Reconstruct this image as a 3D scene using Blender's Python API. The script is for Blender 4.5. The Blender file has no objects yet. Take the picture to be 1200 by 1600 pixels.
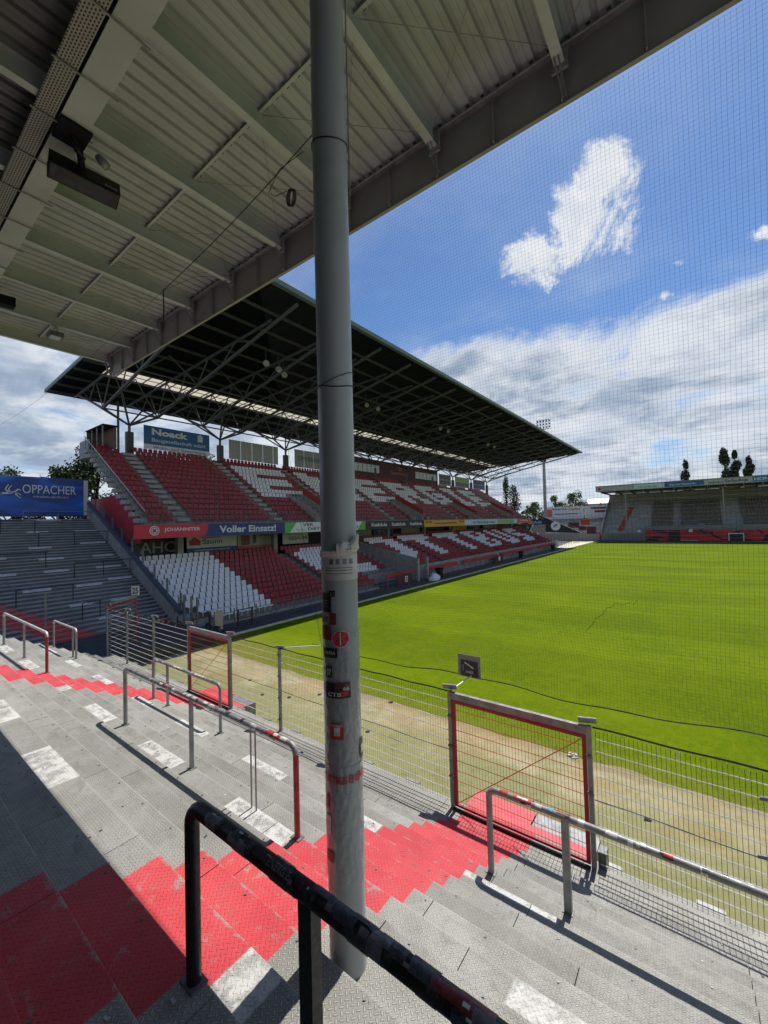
import bpy, math, random
import numpy as np
from mathutils import Vector, Matrix, noise as mnoise
random.seed(7)
S = bpy.context.scene
COL = S.collection

# ------------------------------------------------------------------ camera
cd = bpy.data.cameras.new('camera'); cam = bpy.data.objects.new('camera', cd); COL.objects.link(cam)
Xc = (0.7965619, 0.6039607, -0.02684413)     # camera right, up, back in world axes
Yc = (0.03933806, -0.00747168, 0.99919802)
Zc = (0.60327577, -0.79697907, -0.0297103)
cam.matrix_world = Matrix(((Xc[0], Yc[0], Zc[0], 0), (Xc[1], Yc[1], Zc[1], 0), (Xc[2], Yc[2], Zc[2], 0), (0, 0, 0, 1)))
cd.sensor_fit = 'VERTICAL'; cd.sensor_height = 24; cd.sensor_width = 24
cd.lens = 24 * 640.0 / 1600.0
cd.clip_start = 0.05; cd.clip_end = 3000
S.camera = cam

# ------------------------------------------------------------------ light
SUN_AZ = math.radians(-2.5)      # measured from +Y towards +X
SUN_EL = math.radians(61.0)
sd = Vector((math.sin(SUN_AZ) * math.cos(SUN_EL), math.cos(SUN_AZ) * math.cos(SUN_EL), math.sin(SUN_EL)))
sl = bpy.data.lights.new('sun', 'SUN'); sl.energy = 5.0; sl.angle = math.radians(0.45); sl.color = (1.0, 0.955, 0.89)
so = bpy.data.objects.new('sun', sl); COL.objects.link(so); so.rotation_euler = sd.to_track_quat('Z', 'Y').to_euler()
S.view_settings.view_transform = 'Standard'; S.view_settings.look = 'None'
S.view_settings.exposure = 0.15; S.view_settings.gamma = 1.0; S.view_settings.use_curve_mapping = False
try:
    S.cycles.max_bounces = 7; S.cycles.diffuse_bounces = 4; S.cycles.glossy_bounces = 3; S.cycles.transparent_max_bounces = 12
except Exception: pass

W = bpy.data.worlds.new('World'); S.world = W; W.use_nodes = True
nt = W.node_tree; nt.nodes.clear(); N = nt.nodes; L = nt.links
def nn(tree, t, **kw):
    n = tree.nodes.new(t)
    for k, v in kw.items():
        if k == 'inp':
            for a, b in v.items(): n.inputs[a].default_value = b
        else: setattr(n, k, v)
    return n
class G:
    """tiny expression helper for node trees"""
    def __init__(s, tree): s.t = tree
    def lk(s, a, sock):
        if isinstance(a, (int, float)): sock.default_value = a
        elif isinstance(a, tuple):
            sock.default_value = a if len(a) == len(sock.default_value) else tuple(a) + (1,)
        else: s.t.links.new(a, sock)
    def m(s, op, a, b=0.0, c=0.0, clamp=False):
        n = s.t.nodes.new('ShaderNodeMath'); n.operation = op; n.use_clamp = clamp
        s.lk(a, n.inputs[0]); s.lk(b, n.inputs[1])
        if op in ('MULTIPLY_ADD', 'WRAP', 'COMPARE', 'SMOOTH_MIN'): s.lk(c, n.inputs[2])
        return n.outputs[0]
    def v(s, op, a, b=(0, 0, 0)):
        n = s.t.nodes.new('ShaderNodeVectorMath'); n.operation = op
        s.lk(a, n.inputs[0])
        if op == 'SCALE': s.lk(b, n.inputs[3])
        else: s.lk(b, n.inputs[1])
        return n.outputs['Value'] if op in ('LENGTH', 'DISTANCE', 'DOT_PRODUCT') else n.outputs[0]
    def rng(s, v, a, b, c=0.0, d=1.0, smooth=True):
        n = s.t.nodes.new('ShaderNodeMapRange'); n.interpolation_type = 'SMOOTHSTEP' if smooth else 'LINEAR'
        s.lk(v, n.inputs[0]); s.lk(a, n.inputs[1]); s.lk(b, n.inputs[2]); s.lk(c, n.inputs[3]); s.lk(d, n.inputs[4])
        return n.outputs[0]
    def noise(s, vec, scale, detail=4.0, rough=0.55, dist=0.0):
        n = s.t.nodes.new('ShaderNodeTexNoise'); s.lk(vec, n.inputs['Vector'])
        n.inputs['Scale'].default_value = scale; n.inputs['Detail'].default_value = detail
        n.inputs['Roughness'].default_value = rough; n.inputs['Distortion'].default_value = dist
        return n.outputs[0]
    def mix(s, f, a, b):
        n = s.t.nodes.new('ShaderNodeMix'); n.data_type = 'RGBA'
        s.lk(f, n.inputs[0]); s.lk(a, n.inputs[6]); s.lk(b, n.inputs[7]); return n.outputs[2]
    def xyz(s, vec):
        n = s.t.nodes.new('ShaderNodeSeparateXYZ'); s.lk(vec, n.inputs[0]); return n.outputs
    def comb(s, x, y, z):
        n = s.t.nodes.new('ShaderNodeCombineXYZ'); s.lk(x, n.inputs[0]); s.lk(y, n.inputs[1]); s.lk(z, n.inputs[2]); return n.outputs[0]

g = G(nt)
tc = N.new('ShaderNodeTexCoord'); dirv = g.v('NORMALIZE', tc.outputs['Generated'])
sky = N.new('ShaderNodeTexSky'); sky.sky_type = 'NISHITA'; sky.sun_disc = False
sky.sun_elevation = SUN_EL; sky.sun_rotation = SUN_AZ; sky.air_density = 1.0; sky.dust_density = 0.4; sky.ozone_density = 2.5
x_, y_, z_ = g.xyz(dirv)
zz = g.m('MAXIMUM', z_, 0.0)
pl = g.comb(g.m('DIVIDE', x_, g.m('ADD', zz, 0.18)), g.m('DIVIDE', y_, g.m('ADD', zz, 0.18)), 0.0)
n1 = g.noise(pl, 1.7, 14.0, 0.64, 0.45)
n2 = g.noise(g.v('ADD', pl, (3.1, 7.7, 1.0)), 0.55, 4.0, 0.5)
n3 = g.noise(g.v('ADD', pl, (9.3, 2.2, 4.0)), 2.6, 10.0, 0.6, 0.2)
nd = g.noise(dirv, 9.0, 10.0, 0.68, 0.6)
bank = g.rng(z_, 0.34, 0.475, 0.235, -0.30)
dens = g.m('ADD', g.m('ADD', n1, bank), g.m('MULTIPLY', g.m('SUBTRACT', n2, 0.5), 0.5))
dens = g.m('ADD', dens, g.m('MULTIPLY', g.m('SUBTRACT', nd, 0.5), 0.35))
cl1 = g.rng(g.m('SUBTRACT', dens, g.rng(x_, -0.93, -0.70, 0.12, 0.0)), 0.44, 0.66)
# the lone cumulus over the pitch and the small puffs beside it
def blob(c, r, stretch=(1, 1, 1), amp=1.0):
    d = g.v('LENGTH', g.v('MULTIPLY', g.v('SUBTRACT', dirv, c), stretch))
    return g.m('MULTIPLY', g.rng(d, 0.0, r, 1.0, 0.0), amp)
nc = g.m('ADD', g.m('MULTIPLY', g.noise(g.v('ADD', dirv, (1.7, 0.4, 2.0)), 8.0, 14.0, 0.70, 0.9), 0.9), g.m('MULTIPLY', g.noise(g.v('ADD', dirv, (4.7, 2.4, 1.0)), 26.0, 10.0, 0.72, 0.6), 0.35))
bb = blob((-0.150, 0.825, 0.545), 0.175, (0.95, 1, 1.15))
bb = g.m('MAXIMUM', bb, blob((-0.105, 0.80, 0.590), 0.125, amp=0.9))
bb = g.m('MAXIMUM', bb, blob((-0.230, 0.82, 0.520), 0.135, amp=0.95))
bb = g.m('MAXIMUM', bb, blob((-0.025, 0.915, 0.408), 0.035, (0.7, 1, 1.5), 0.72))
bb = g.m('MAXIMUM', bb, blob((0.0, 0.895, 0.448), 0.026, (0.7, 1, 1.6), 0.66))
bb = g.m('MAXIMUM', bb, blob((0.105, 0.885, 0.45), 0.05, (0.7, 1, 1.7), 0.68))
cl2 = g.rng(g.m('ADD', g.m('MULTIPLY', bb, 0.56), nc), 0.89, 1.06)
cl = g.m('MAXIMUM', cl1, cl2)
veil = g.m('MULTIPLY', g.rng(n3, 0.42, 0.75), g.rng(z_, 0.15, 0.62, 0.40, 0.14))
cl = g.m('MAXIMUM', cl, veil)
# cloud shading: thick parts greyer from below, small-scale modelling
shade = g.m('MULTIPLY', g.rng(dens, 0.52, 0.78), g.rng(n3, 0.38, 0.62))
ccol = g.mix(shade, (0.72, 0.755, 0.795), (0.26, 0.33, 0.44))
ccol = g.mix(g.rng(nd, 0.42, 0.66, 0.0, 0.42), ccol, (0.42, 0.50, 0.62))
ccol = g.mix(g.m('MULTIPLY', cl2, g.rng(nc, 0.42, 0.66)), ccol, (0.80, 0.815, 0.83))
ccol = g.mix(g.m('MULTIPLY', g.rng(bb, .3, .9), g.rng(nd, 0.44, 0.60, 0.0, 0.35)), ccol, (0.45, 0.53, 0.66))
skc = g.v('SCALE', sky.outputs[0], 0.10)
skc = g.v('MULTIPLY', skc, (0.66, 0.85, 1.06))
hz = g.rng(z_, -0.02, 0.30, 0.40, 0.0)
skc = g.mix(hz, skc, (0.42, 0.56, 0.72))
allc = g.mix(g.m('MULTIPLY', cl, 0.94), skc, ccol)
bg = N.new('ShaderNodeBackground'); L.new(allc, bg.inputs[0]); bg.inputs[1].default_value = 1.0
wo = N.new('ShaderNodeOutputWorld'); L.new(bg.outputs[0], wo.inputs[0])

# ------------------------------------------------------------------ materials
MAT = {}
def newmat(name):
    m = bpy.data.materials.new(name); m.use_nodes = True; t = m.node_tree; t.nodes.clear()
    o = t.nodes.new('ShaderNodeOutputMaterial'); b = t.nodes.new('ShaderNodeBsdfPrincipled'); t.links.new(b.outputs[0], o.inputs[0])
    MAT[name] = m
    return m, t, b, G(t)
def mat(name, col, rough=0.6, metal=0.0, var=0.12, vscale=3.0, bump=0.0, bscale=40.0, spec=0.5, dirt=None, dirt_amt=0.35, dscale=1.2, coat=0.0):
    m, t, b, q = newmat(name)
    geo = t.nodes.new('ShaderNodeNewGeometry'); P = geo.outputs['Position']
    n = q.noise(P, vscale, 6.0, 0.6)
    f = q.rng(n, 0.3, 0.7, 1 - var, 1 + var)
    c = q.v('SCALE', tuple(col), f)
    if dirt:
        c = q.mix(q.rng(q.noise(P, dscale, 8.0, 0.68, 0.3), 0.48, 0.72, 0.0, dirt_amt), c, tuple(dirt))
    q.lk(c, b.inputs['Base Color']); b.inputs['Metallic'].default_value = metal
    q.lk(q.rng(q.noise(P, vscale * 4, 5.0), 0.3, 0.7, max(0.02, rough - .12), min(1, rough + .12)), b.inputs['Roughness'])
    b.inputs['Specular IOR Level'].default_value = spec
    if coat: b.inputs['Coat Weight'].default_value = coat; b.inputs['Coat Roughness'].default_value = 0.15
    if bump:
        bp = t.nodes.new('ShaderNodeBump'); bp.inputs['Strength'].default_value = bump; bp.inputs['Distance'].default_value = 0.01
        q.lk(q.noise(P, bscale, 6.0, 0.6), bp.inputs['Height']); t.links.new(bp.outputs[0], b.inputs['Normal'])
    return m
def flat(name, col, rough=0.55, var=0.06):
    return MAT.get(name) or mat(name, col, rough, var=var)

mat('galv', (.27, .275, .28), .5, .35, .22, 6, dirt=(.16, .15, .13), dirt_amt=.4, dscale=5)
mat('galv_light', (.55, .55, .54), .5, .3, .15, 6)
mat('galv_dark', (.17, .18, .19), .5, .4, .2, 4)
mat('red_tread', (.64, .075, .09), .55, 0, .12, 4, dirt=(.40, .2, .18), dirt_amt=.4, dscale=3)
mat('leg_red', (.27, .05, .055), .5, 0, .25, 9)
mat('red_paint', (.33, .014, .022), .45, 0, .15, 4, dirt=(.22, .06, .05), dirt_amt=.4, dscale=3)
mat('red_wire', (.55, .10, .04), .5, 0, .15, 4)
mat('column_paint', (.35, .37, .375), .42, .0, .07, 1.5, dirt=(.15, .16, .16), dirt_amt=.35, dscale=1.0)
mat('film', (.33, .345, .34), .30, .0, .10, 3, bump=.5, bscale=22, spec=.5, coat=.25)
mat('roof_steel', (.49, .53, .54), .6, .0, .08, 1.2, dirt=(.34, .34, .31), dirt_amt=.4, dscale=1.3)
mat('roof_sheet_shaded', (.17, .18, .18), .6, 0, .15, 1.5, dirt=(.08, .08, .075), dirt_amt=.6, dscale=1.0)  # darker, dirtier copy for the rear; roof shade put into the colour
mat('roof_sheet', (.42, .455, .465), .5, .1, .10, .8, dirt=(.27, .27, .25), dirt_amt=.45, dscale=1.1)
mat('girder_steel', (.33, .325, .32), .6, .0, .08, 1.5, dirt=(.2, .19, .18), dirt_amt=.3)
mat('girder_dark', (.08, .085, .085), .6)
mat('black_steel', (.012, .013, .016), .38, .2, .2, 8, bump=.2, bscale=60)
mat('black_plastic', (.008, .009, .013), .6, spec=.2)
mat('concrete', (.30, .29, .27), .85, 0, .14, 2.5, bump=.3, dirt=(.16, .155, .14), dirt_amt=.5, dscale=1.0)
mat('concrete_step', (.36, .35, .32), .85, 0, .14, 1.5, bump=.3, dirt=(.18, .17, .16), dirt_amt=.5)
mat('dark_step', (.34, .355, .355), .65, .1, .22, .9, dirt=(.30, .31, .31), dirt_amt=.35, dscale=.7)
mat('riser_shade', (.14, .15, .155), .7, 0, .2, 2)  # darker than the treads; shade on the risers put into the colour
mat('lit_lip', (.40, .42, .43), .5, .2)  # paler than the treads; light on the step edges put into the colour
mat('blue_steel', (.105, .125, .16), .55, .2)
mat('asphalt', (.055, .055, .058), .9, 0, .2, 1.0, bump=.4, bscale=30, dirt=(.10, .095, .09), dirt_amt=.6, dscale=.4)
mat('paving', (.085, .085, .088), .85, 0, .2, 1.0, dirt=(.13, .125, .12), dirt_amt=.6, dscale=.5)
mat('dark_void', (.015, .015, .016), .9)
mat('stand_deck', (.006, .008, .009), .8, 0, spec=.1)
mat('stand_purlin', (.075, .08, .08), .6, .1)
mat('stand_steel', (.105, .11, .11), .5, .2)
mat('gutter', (.14, .19, .15), .5, .2)
mat('skylight', (.8, .78, .68), .6)
mat('seat_white', (.74, .75, .76), .38, 0, .06, 2.0)
mat('seat_red', (.27, .013, .025), .45, 0, .22, 1.2, dirt=(.24, .05, .06), dirt_amt=.2, dscale=.3)
mat('seat_beige', (.17, .14, .115), .6, 0, .1, 2.0)
mat('kerb_cream', (.62, .56, .42), .8, 0, .15, 2)
mat('white_paint', (.68, .68, .66), .6, 0, .1, 8)
mat('wire_zinc', (.72, .72, .68), .5, 0, .06)
mat('net_string', (.012, .013, .014), .8)
mat('cable', (.012, .012, .013), .6)
mat('wood', (.14, .09, .06), .8)
mat('bark', (.07, .05, .035), .9)
mat('paper', (.52, .50, .46), .7, 0, .12, 9, bump=.3)
mat('beige', (.45, .38, .28), .7)
mat('tarp_black', (.012, .012, .014), .45)
mat('wall_maroon', (.075, .016, .02), .6)
mat('red_wall', (.42, .03, .04), .6, 0, .1)
mat('glass_pale', (.55, .6, .66), .2)

def m_plate():
    m, t, b, q = newmat('checker_plate')
    geo = t.nodes.new('ShaderNodeNewGeometry'); P = geo.outputs['Position']
    x, y, z = q.xyz(P)
    # bar pattern, alternating orientation, 32 mm pitch turned 45 degrees against the nosing
    pitch = 0.036
    u = q.m('DIVIDE', q.m('ADD', x, y), pitch * 1.4142); w = q.m('DIVIDE', q.m('SUBTRACT', x, q.m('ADD', y, z)), pitch * 1.4142)
    fu = q.m('FLOOR', u); fw = q.m('FLOOR', w)
    par = q.m('ABSOLUTE', q.m('MODULO', q.m('ADD', fu, fw), 2.0))
    qu = q.m('SUBTRACT', q.m('SUBTRACT', u, fu), 0.5); qw = q.m('SUBTRACT', q.m('SUBTRACT', w, fw), 0.5)
    def bar(a, c):
        return q.m('SQRT', q.m('ADD', q.m('POWER', q.m('DIVIDE', a, 0.52), 2.0), q.m('POWER', q.m('DIVIDE', c, 0.19), 2.0)))
    pu = q.m('ABSOLUTE', qu); pw = q.m('ABSOLUTE', qw)
    d = q.m('ADD', q.m('MULTIPLY', bar(pu, pw), q.m('SUBTRACT', 1.0, par)), q.m('MULTIPLY', bar(pw, pu), par))
    bars = q.rng(d, 0.55, 1.05, 1.0, 0.0)
    n1 = q.noise(P, 1.1, 8.0, 0.65, 0.2); n2 = q.noise(P, 14.0, 6.0, 0.7); n3 = q.noise(P, 60.0, 3.0, 0.6)
    base = q.mix(q.rng(n1, 0.35, 0.68), (.265, .258, .23), (.375, .37, .34))
    base = q.mix(q.rng(n2, 0.45, 0.75, 0.0, 0.45), base, (.20, .19, .165))
    base = q.mix(q.m('MULTIPLY', q.rng(n3, 0.3, 0.6, 0.55, 1.0), q.m('MULTIPLY', bars, 0.5)), base, (.50, .50, .47))
    ring = q.m('MULTIPLY', q.rng(d, 0.85, 1.1, 0.0, 1.0), q.rng(d, 1.15, 1.75, 1.0, 0.0))
    base = q.mix(q.m('MULTIPLY', ring, 0.62), base, (.10, .092, .075))
    rnd = t.nodes.new('ShaderNodeObjectInfo').outputs['Random']
    base = q.v('SCALE', base, q.rng(rnd, 0.0, 1.0, 0.88, 1.08, False))
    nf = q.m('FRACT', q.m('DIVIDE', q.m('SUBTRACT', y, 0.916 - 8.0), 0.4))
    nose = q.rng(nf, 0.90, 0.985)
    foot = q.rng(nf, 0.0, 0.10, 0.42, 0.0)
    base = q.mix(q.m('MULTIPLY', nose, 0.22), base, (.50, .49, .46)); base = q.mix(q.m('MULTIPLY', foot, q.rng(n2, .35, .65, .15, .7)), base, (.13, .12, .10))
    base = q.mix(q.rng(q.noise(q.v('MULTIPLY', P, (.6, 1.6, 1)), 2.6, 9.0, .74, .5), .50, .68, 0, .55), base, (.185, .175, .15))
    wear = q.m('ADD', q.m('ADD', q.noise(P, 7.0, 9.0, 0.72, 0.4), q.m('MULTIPLY', q.m('SUBTRACT', q.noise(P, 1.6, 4.0), .45), .35)), q.m('MULTIPLY', nose, 0.10))
    # painted aisles (red)
    def band(v, a, c, e=0.012):
        vv = q.m('ADD', v, q.m('MULTIPLY', q.m('SUBTRACT', n2, 0.5), 0.03))
        return q.m('MULTIPLY', q.rng(vv, a - e, a + e), q.rng(vv, c - e, c + e, 1.0, 0.0))
    red = q.m('MAXIMUM', band(x, -3.88, -2.54), band(x, -13.95, -12.30))
    red = q.m('MULTIPLY', red, q.rng(wear, 0.58, 0.72, 1.0, 0.25))
    redc = q.mix(q.rng(n1, 0.35, 0.7), (.56, .055, .07), (.68, .09, .10))
    redc = q.mix(q.m('MULTIPLY', ring, 0.5), redc, (.30, .025, .035))
    redc = q.mix(q.rng(q.noise(P, 3.4, 9.0, .75, .5), .48, .70, 0, .5), redc, (.42, .11, .10))
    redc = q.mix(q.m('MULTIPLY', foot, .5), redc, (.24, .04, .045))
    # white standing-place fields in front of the barriers: outlined, worn inside
    def field(yc, off, xmax):
        yl, yh = yc
        px = q.m('WRAP', q.m('SUBTRACT', x, off), 2.65, 0.0)
        ix = band(px, 0.0, 1.18); iy = band(y, yl, yh)
        inner = q.m('MULTIPLY', band(px, 0.06, 1.12), band(y, yl + .06, yh - .05))
        lim = q.m('LESS_THAN', x, xmax)
        r = q.m('MULTIPLY', q.m('MULTIPLY', ix, iy), lim)
        edge = q.m('MULTIPLY', r, q.m('SUBTRACT', 1.0, inner))
        worn = q.rng(wear, 0.44, 0.62, 0.92, 0.12)
        return q.m('MAXIMUM', q.m('MULTIPLY', r, worn), q.m('MULTIPLY', edge, q.rng(wear, 0.5, 0.68, .95, .3)))
    wh = q.m('MAXIMUM', field((1.335, 1.715), -7.08, -5.2), field((2.935, 3.318), -5.13, -3.9))
    wh = q.m('MAXIMUM', wh, field((4.535, 4.918), -9.88, -3.9))
    for (xa_, xb_, ya_, yb_) in ((-2.535, -2.20, 1.335, 1.718), (-2.54, -1.40, 4.82, 4.918), (-1.30, -.10, 2.935, 3.318), (1.35, 2.5, 2.935, 3.318)):
        wh = q.m('MAXIMUM', wh, q.m('MULTIPLY', q.m('MULTIPLY', band(x, xa_, xb_), band(y, ya_, yb_)), q.rng(wear, .48, .66, .85, .2)))
    wh = q.m('MULTIPLY', wh, q.m('SUBTRACT', 1.0, red))
    wh = q.m('MULTIPLY', wh, 0.74)
    c = q.mix(red, base, redc); c = q.mix(wh, c, (.74, .74, .72))
    # scuffs, gum and dark stains
    c = q.mix(q.rng(q.noise(P, 5.5, 3.0, 0.5, 1.5), 0.70, 0.76, 0.0, 0.6), c, (.07, .065, .06))
    c = q.mix(q.rng(q.noise(P, 33.0, 2.0, 0.5), 0.73, 0.76, 0.0, 0.7), c, (.06, .055, .05))
    q.lk(c, b.inputs['Base Color']); b.inputs['Specular IOR Level'].default_value = .28
    q.lk(q.rng(n2, 0.3, 0.7, 0.42, 0.68), b.inputs['Roughness'])
    bp = t.nodes.new('ShaderNodeBump'); bp.inputs['Strength'].default_value = 0.85; bp.inputs['Distance'].default_value = 0.004
    q.lk(q.m('ADD', bars, q.m('MULTIPLY', n2, 0.25)), bp.inputs['Height']); t.links.new(bp.outputs[0], b.inputs['Normal'])
m_plate()

def m_grass():
    m, t, b, q = newmat('grass')
    geo = t.nodes.new('ShaderNodeNewGeometry'); P = geo.outputs['Position']
    x, y, z = q.xyz(P)
    n1 = q.noise(P, .16, 6.0, .6); n2 = q.noise(P, 1.3, 8.0, .7); n3 = q.noise(q.v('MULTIPLY', P, (1.0, .35, 1.0)), 9.0, 6.0, .75)
    n5 = q.noise(P, .5, 9.0, .75, .5)
    c = q.mix(q.rng(n1, .35, .68), (.084, .140, .0015), (.124, .182, .002))
    c = q.mix(q.rng(n5, .42, .70, 0, .55), c, (.142, .185, .004))
    c = q.mix(q.rng(q.noise(q.v('MULTIPLY', P, (.4, 2.2, 1)), .8, 8.0, .7), .5, .8, 0, .6), c, (.058, .102, .0015))
    c = q.mix(q.rng(n2, .40, .72, 0, .5), c, (.060, .108, .0015))
    c = q.mix(q.rng(n3, .35, .8, 0, .6), c, (.18, .22, .010))
    stripe = q.rng(q.m('SINE', q.m('MULTIPLY', y, 2 * math.pi / 11.0)), -.3, .3, .94, 1.06)
    c = q.v('SCALE', c, stripe)
    # thin, yellowed turf towards the near-left corner
    yel = q.m('MULTIPLY', q.rng(q.m('ADD', x, q.m('MULTIPLY', n2, 4.0)), -20.0, -9.0, 1.0, .0), q.rng(q.m('ADD', y, q.m('MULTIPLY', n2, 3.0)), 14.0, 18.0, .65, 0.0))
    c = q.mix(yel, c, (.25, .21, .065))
    c = q.mix(q.rng(q.m('ADD', y, q.m('MULTIPLY', n2, 2.0)), 13.2, 15.0, .38, 0.0), c, (.22, .20, .05))
    q.lk(c, b.inputs['Base Color']); b.inputs['Roughness'].default_value = .9; b.inputs['Specular IOR Level'].default_value = .03
    bp = t.nodes.new('ShaderNodeBump'); bp.inputs['Strength'].default_value = .7; bp.inputs['Distance'].default_value = .05
    q.lk(q.m('ADD', q.noise(P, 22.0, 8.0, .8), q.noise(P, 4.0, 8.0, .8)), bp.inputs['Height']); t.links.new(bp.outputs[0], b.inputs['Normal'])
m_grass()
def m_sand():
    m, t, b, q = newmat('sand')
    geo = t.nodes.new('ShaderNodeNewGeometry'); P = geo.outputs['Position']
    x, y, z = q.xyz(P)
    n1 = q.noise(P, .8, 8.0, .7, .2); n2 = q.noise(P, 5.0, 8.0, .75)
    c = q.mix(q.rng(n1, .35, .7), (.37, .325, .19), (.46, .40, .26))
    moss = q.rng(q.m('ADD', y, q.m('MULTIPLY', q.m('SUBTRACT', n1, .5), 9.0)), 9.8, 12.4, .95, 0.1)
    c = q.mix(moss, c, (.27, .265, .125))
    c = q.mix(q.rng(q.m('ADD', y, q.m('MULTIPLY', n1, 1.6)), 12.7, 13.1, 0.0, .6), c, (.22, .155, .08))
    c = q.mix(q.rng(q.noise(P, 2.2, 10.0, .8), .52, .66, 0, .75), c, (.16, .17, .05))
    c = q.mix(q.rng(q.noise(P, 30.0, 4.0, .7), .58, .72, 0, .6), c, (.50, .45, .36))
    c = q.mix(q.rng(n2, .45, .75, 0, .5), c, (.21, .19, .09))
    c = q.mix(q.m('MULTIPLY', q.rng(q.noise(P, .55, 6.0, .7), .47, .62), q.rng(y, 9.6, 11.2, 0, .5)), c, (.38, .26, .13))
    q.lk(c, b.inputs['Base Color']); b.inputs['Roughness'].default_value = .95; b.inputs['Specular IOR Level'].default_value = .1
    bp = t.nodes.new('ShaderNodeBump'); bp.inputs['Strength'].default_value = .8; bp.inputs['Distance'].default_value = .04
    q.lk(q.noise(P, 14.0, 8.0, .8), bp.inputs['Height']); t.links.new(bp.outputs[0], b.inputs['Normal'])
m_sand()
def m_leaf(name, a, bcol, sc=.7):
    m, t, b, q = newmat(name)
    geo = t.nodes.new('ShaderNodeNewGeometry')
    f = q.rng(q.noise(geo.outputs['Position'], sc, 5.0, .7), .35, .65)
    rp = q.m('ADD', q.m('MULTIPLY', f, .6), q.m('MULTIPLY', geo.outputs['Random Per Island'], .4))
    q.lk(q.mix(rp, a, bcol), b.inputs['Base Color']); b.inputs['Roughness'].default_value = .6
    b.inputs['Specular IOR Level'].default_value = .25
m_leaf('leaf_dark', (.025, .05, .014), (.085, .125, .035))
m_leaf('leaf_mid', (.05, .10, .02), (.12, .18, .045), .4)
m_leaf('leaf_yellow', (.13, .16, .02), (.26, .27, .04), .4)
m_leaf('leaf_poplar', (.02, .035, .014), (.05, .075, .03), .4)
def m_tray():
    m, t, b, q = newmat('perforated')
    geo = t.nodes.new('ShaderNodeNewGeometry'); P = geo.outputs['Position']; x, y, z = q.xyz(P)
    r = q.m('FLOOR', q.m('DIVIDE', y, .036)); off = q.m('MULTIPLY', q.m('ABSOLUTE', q.m('MODULO', r, 2.0)), .5)
    fx = q.m('ABSOLUTE', q.m('SUBTRACT', q.m('FRACT', q.m('ADD', q.m('DIVIDE', x, .06), off)), .5))
    fy = q.m('ABSOLUTE', q.m('SUBTRACT', q.m('FRACT', q.m('DIVIDE', y, .036)), .5))
    hole = q.m('MULTIPLY', q.m('LESS_THAN', fx, .30), q.m('LESS_THAN', fy, .26))
    q.lk(q.mix(hole, (.34, .34, .31), (.02, .02, .02)), b.inputs['Base Color']); b.inputs['Roughness'].default_value = .5; b.inputs['Metallic'].default_value = .3
m_tray()
def m_grad(name, c1, c2, c3):
    m, t, b, q = newmat(name)
    geo = t.nodes.new('ShaderNodeNewGeometry'); P = geo.outputs['Position']
    n = q.noise(q.v('MULTIPLY', P, (1, .35, 1.2)), .55, 3.0, .4, 1.2)
    c = q.mix(q.rng(n, .35, .55), c1, c2); c = q.mix(q.rng(n, .58, .72), c, c3)
    q.lk(c, b.inputs['Base Color']); b.inputs['Roughness'].default_value = .45
m_grad('water_blue', (.01, .05, .24), (.015, .13, .55), (.05, .30, .80))
def m_tarp():
    m, t, b, q = newmat('tarp_red')
    geo = t.nodes.new('ShaderNodeNewGeometry'); P = geo.outputs['Position']
    n = q.noise(q.v('MULTIPLY', P, (1, 1, 2.2)), .22, 2.0, .4, 1.0)
    q.lk(q.mix(q.rng(n, .50, .515), (.50, .03, .03), (.02, .02, .025)), b.inputs['Base Color']); b.inputs['Roughness'].default_value = .6
m_tarp()

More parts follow.
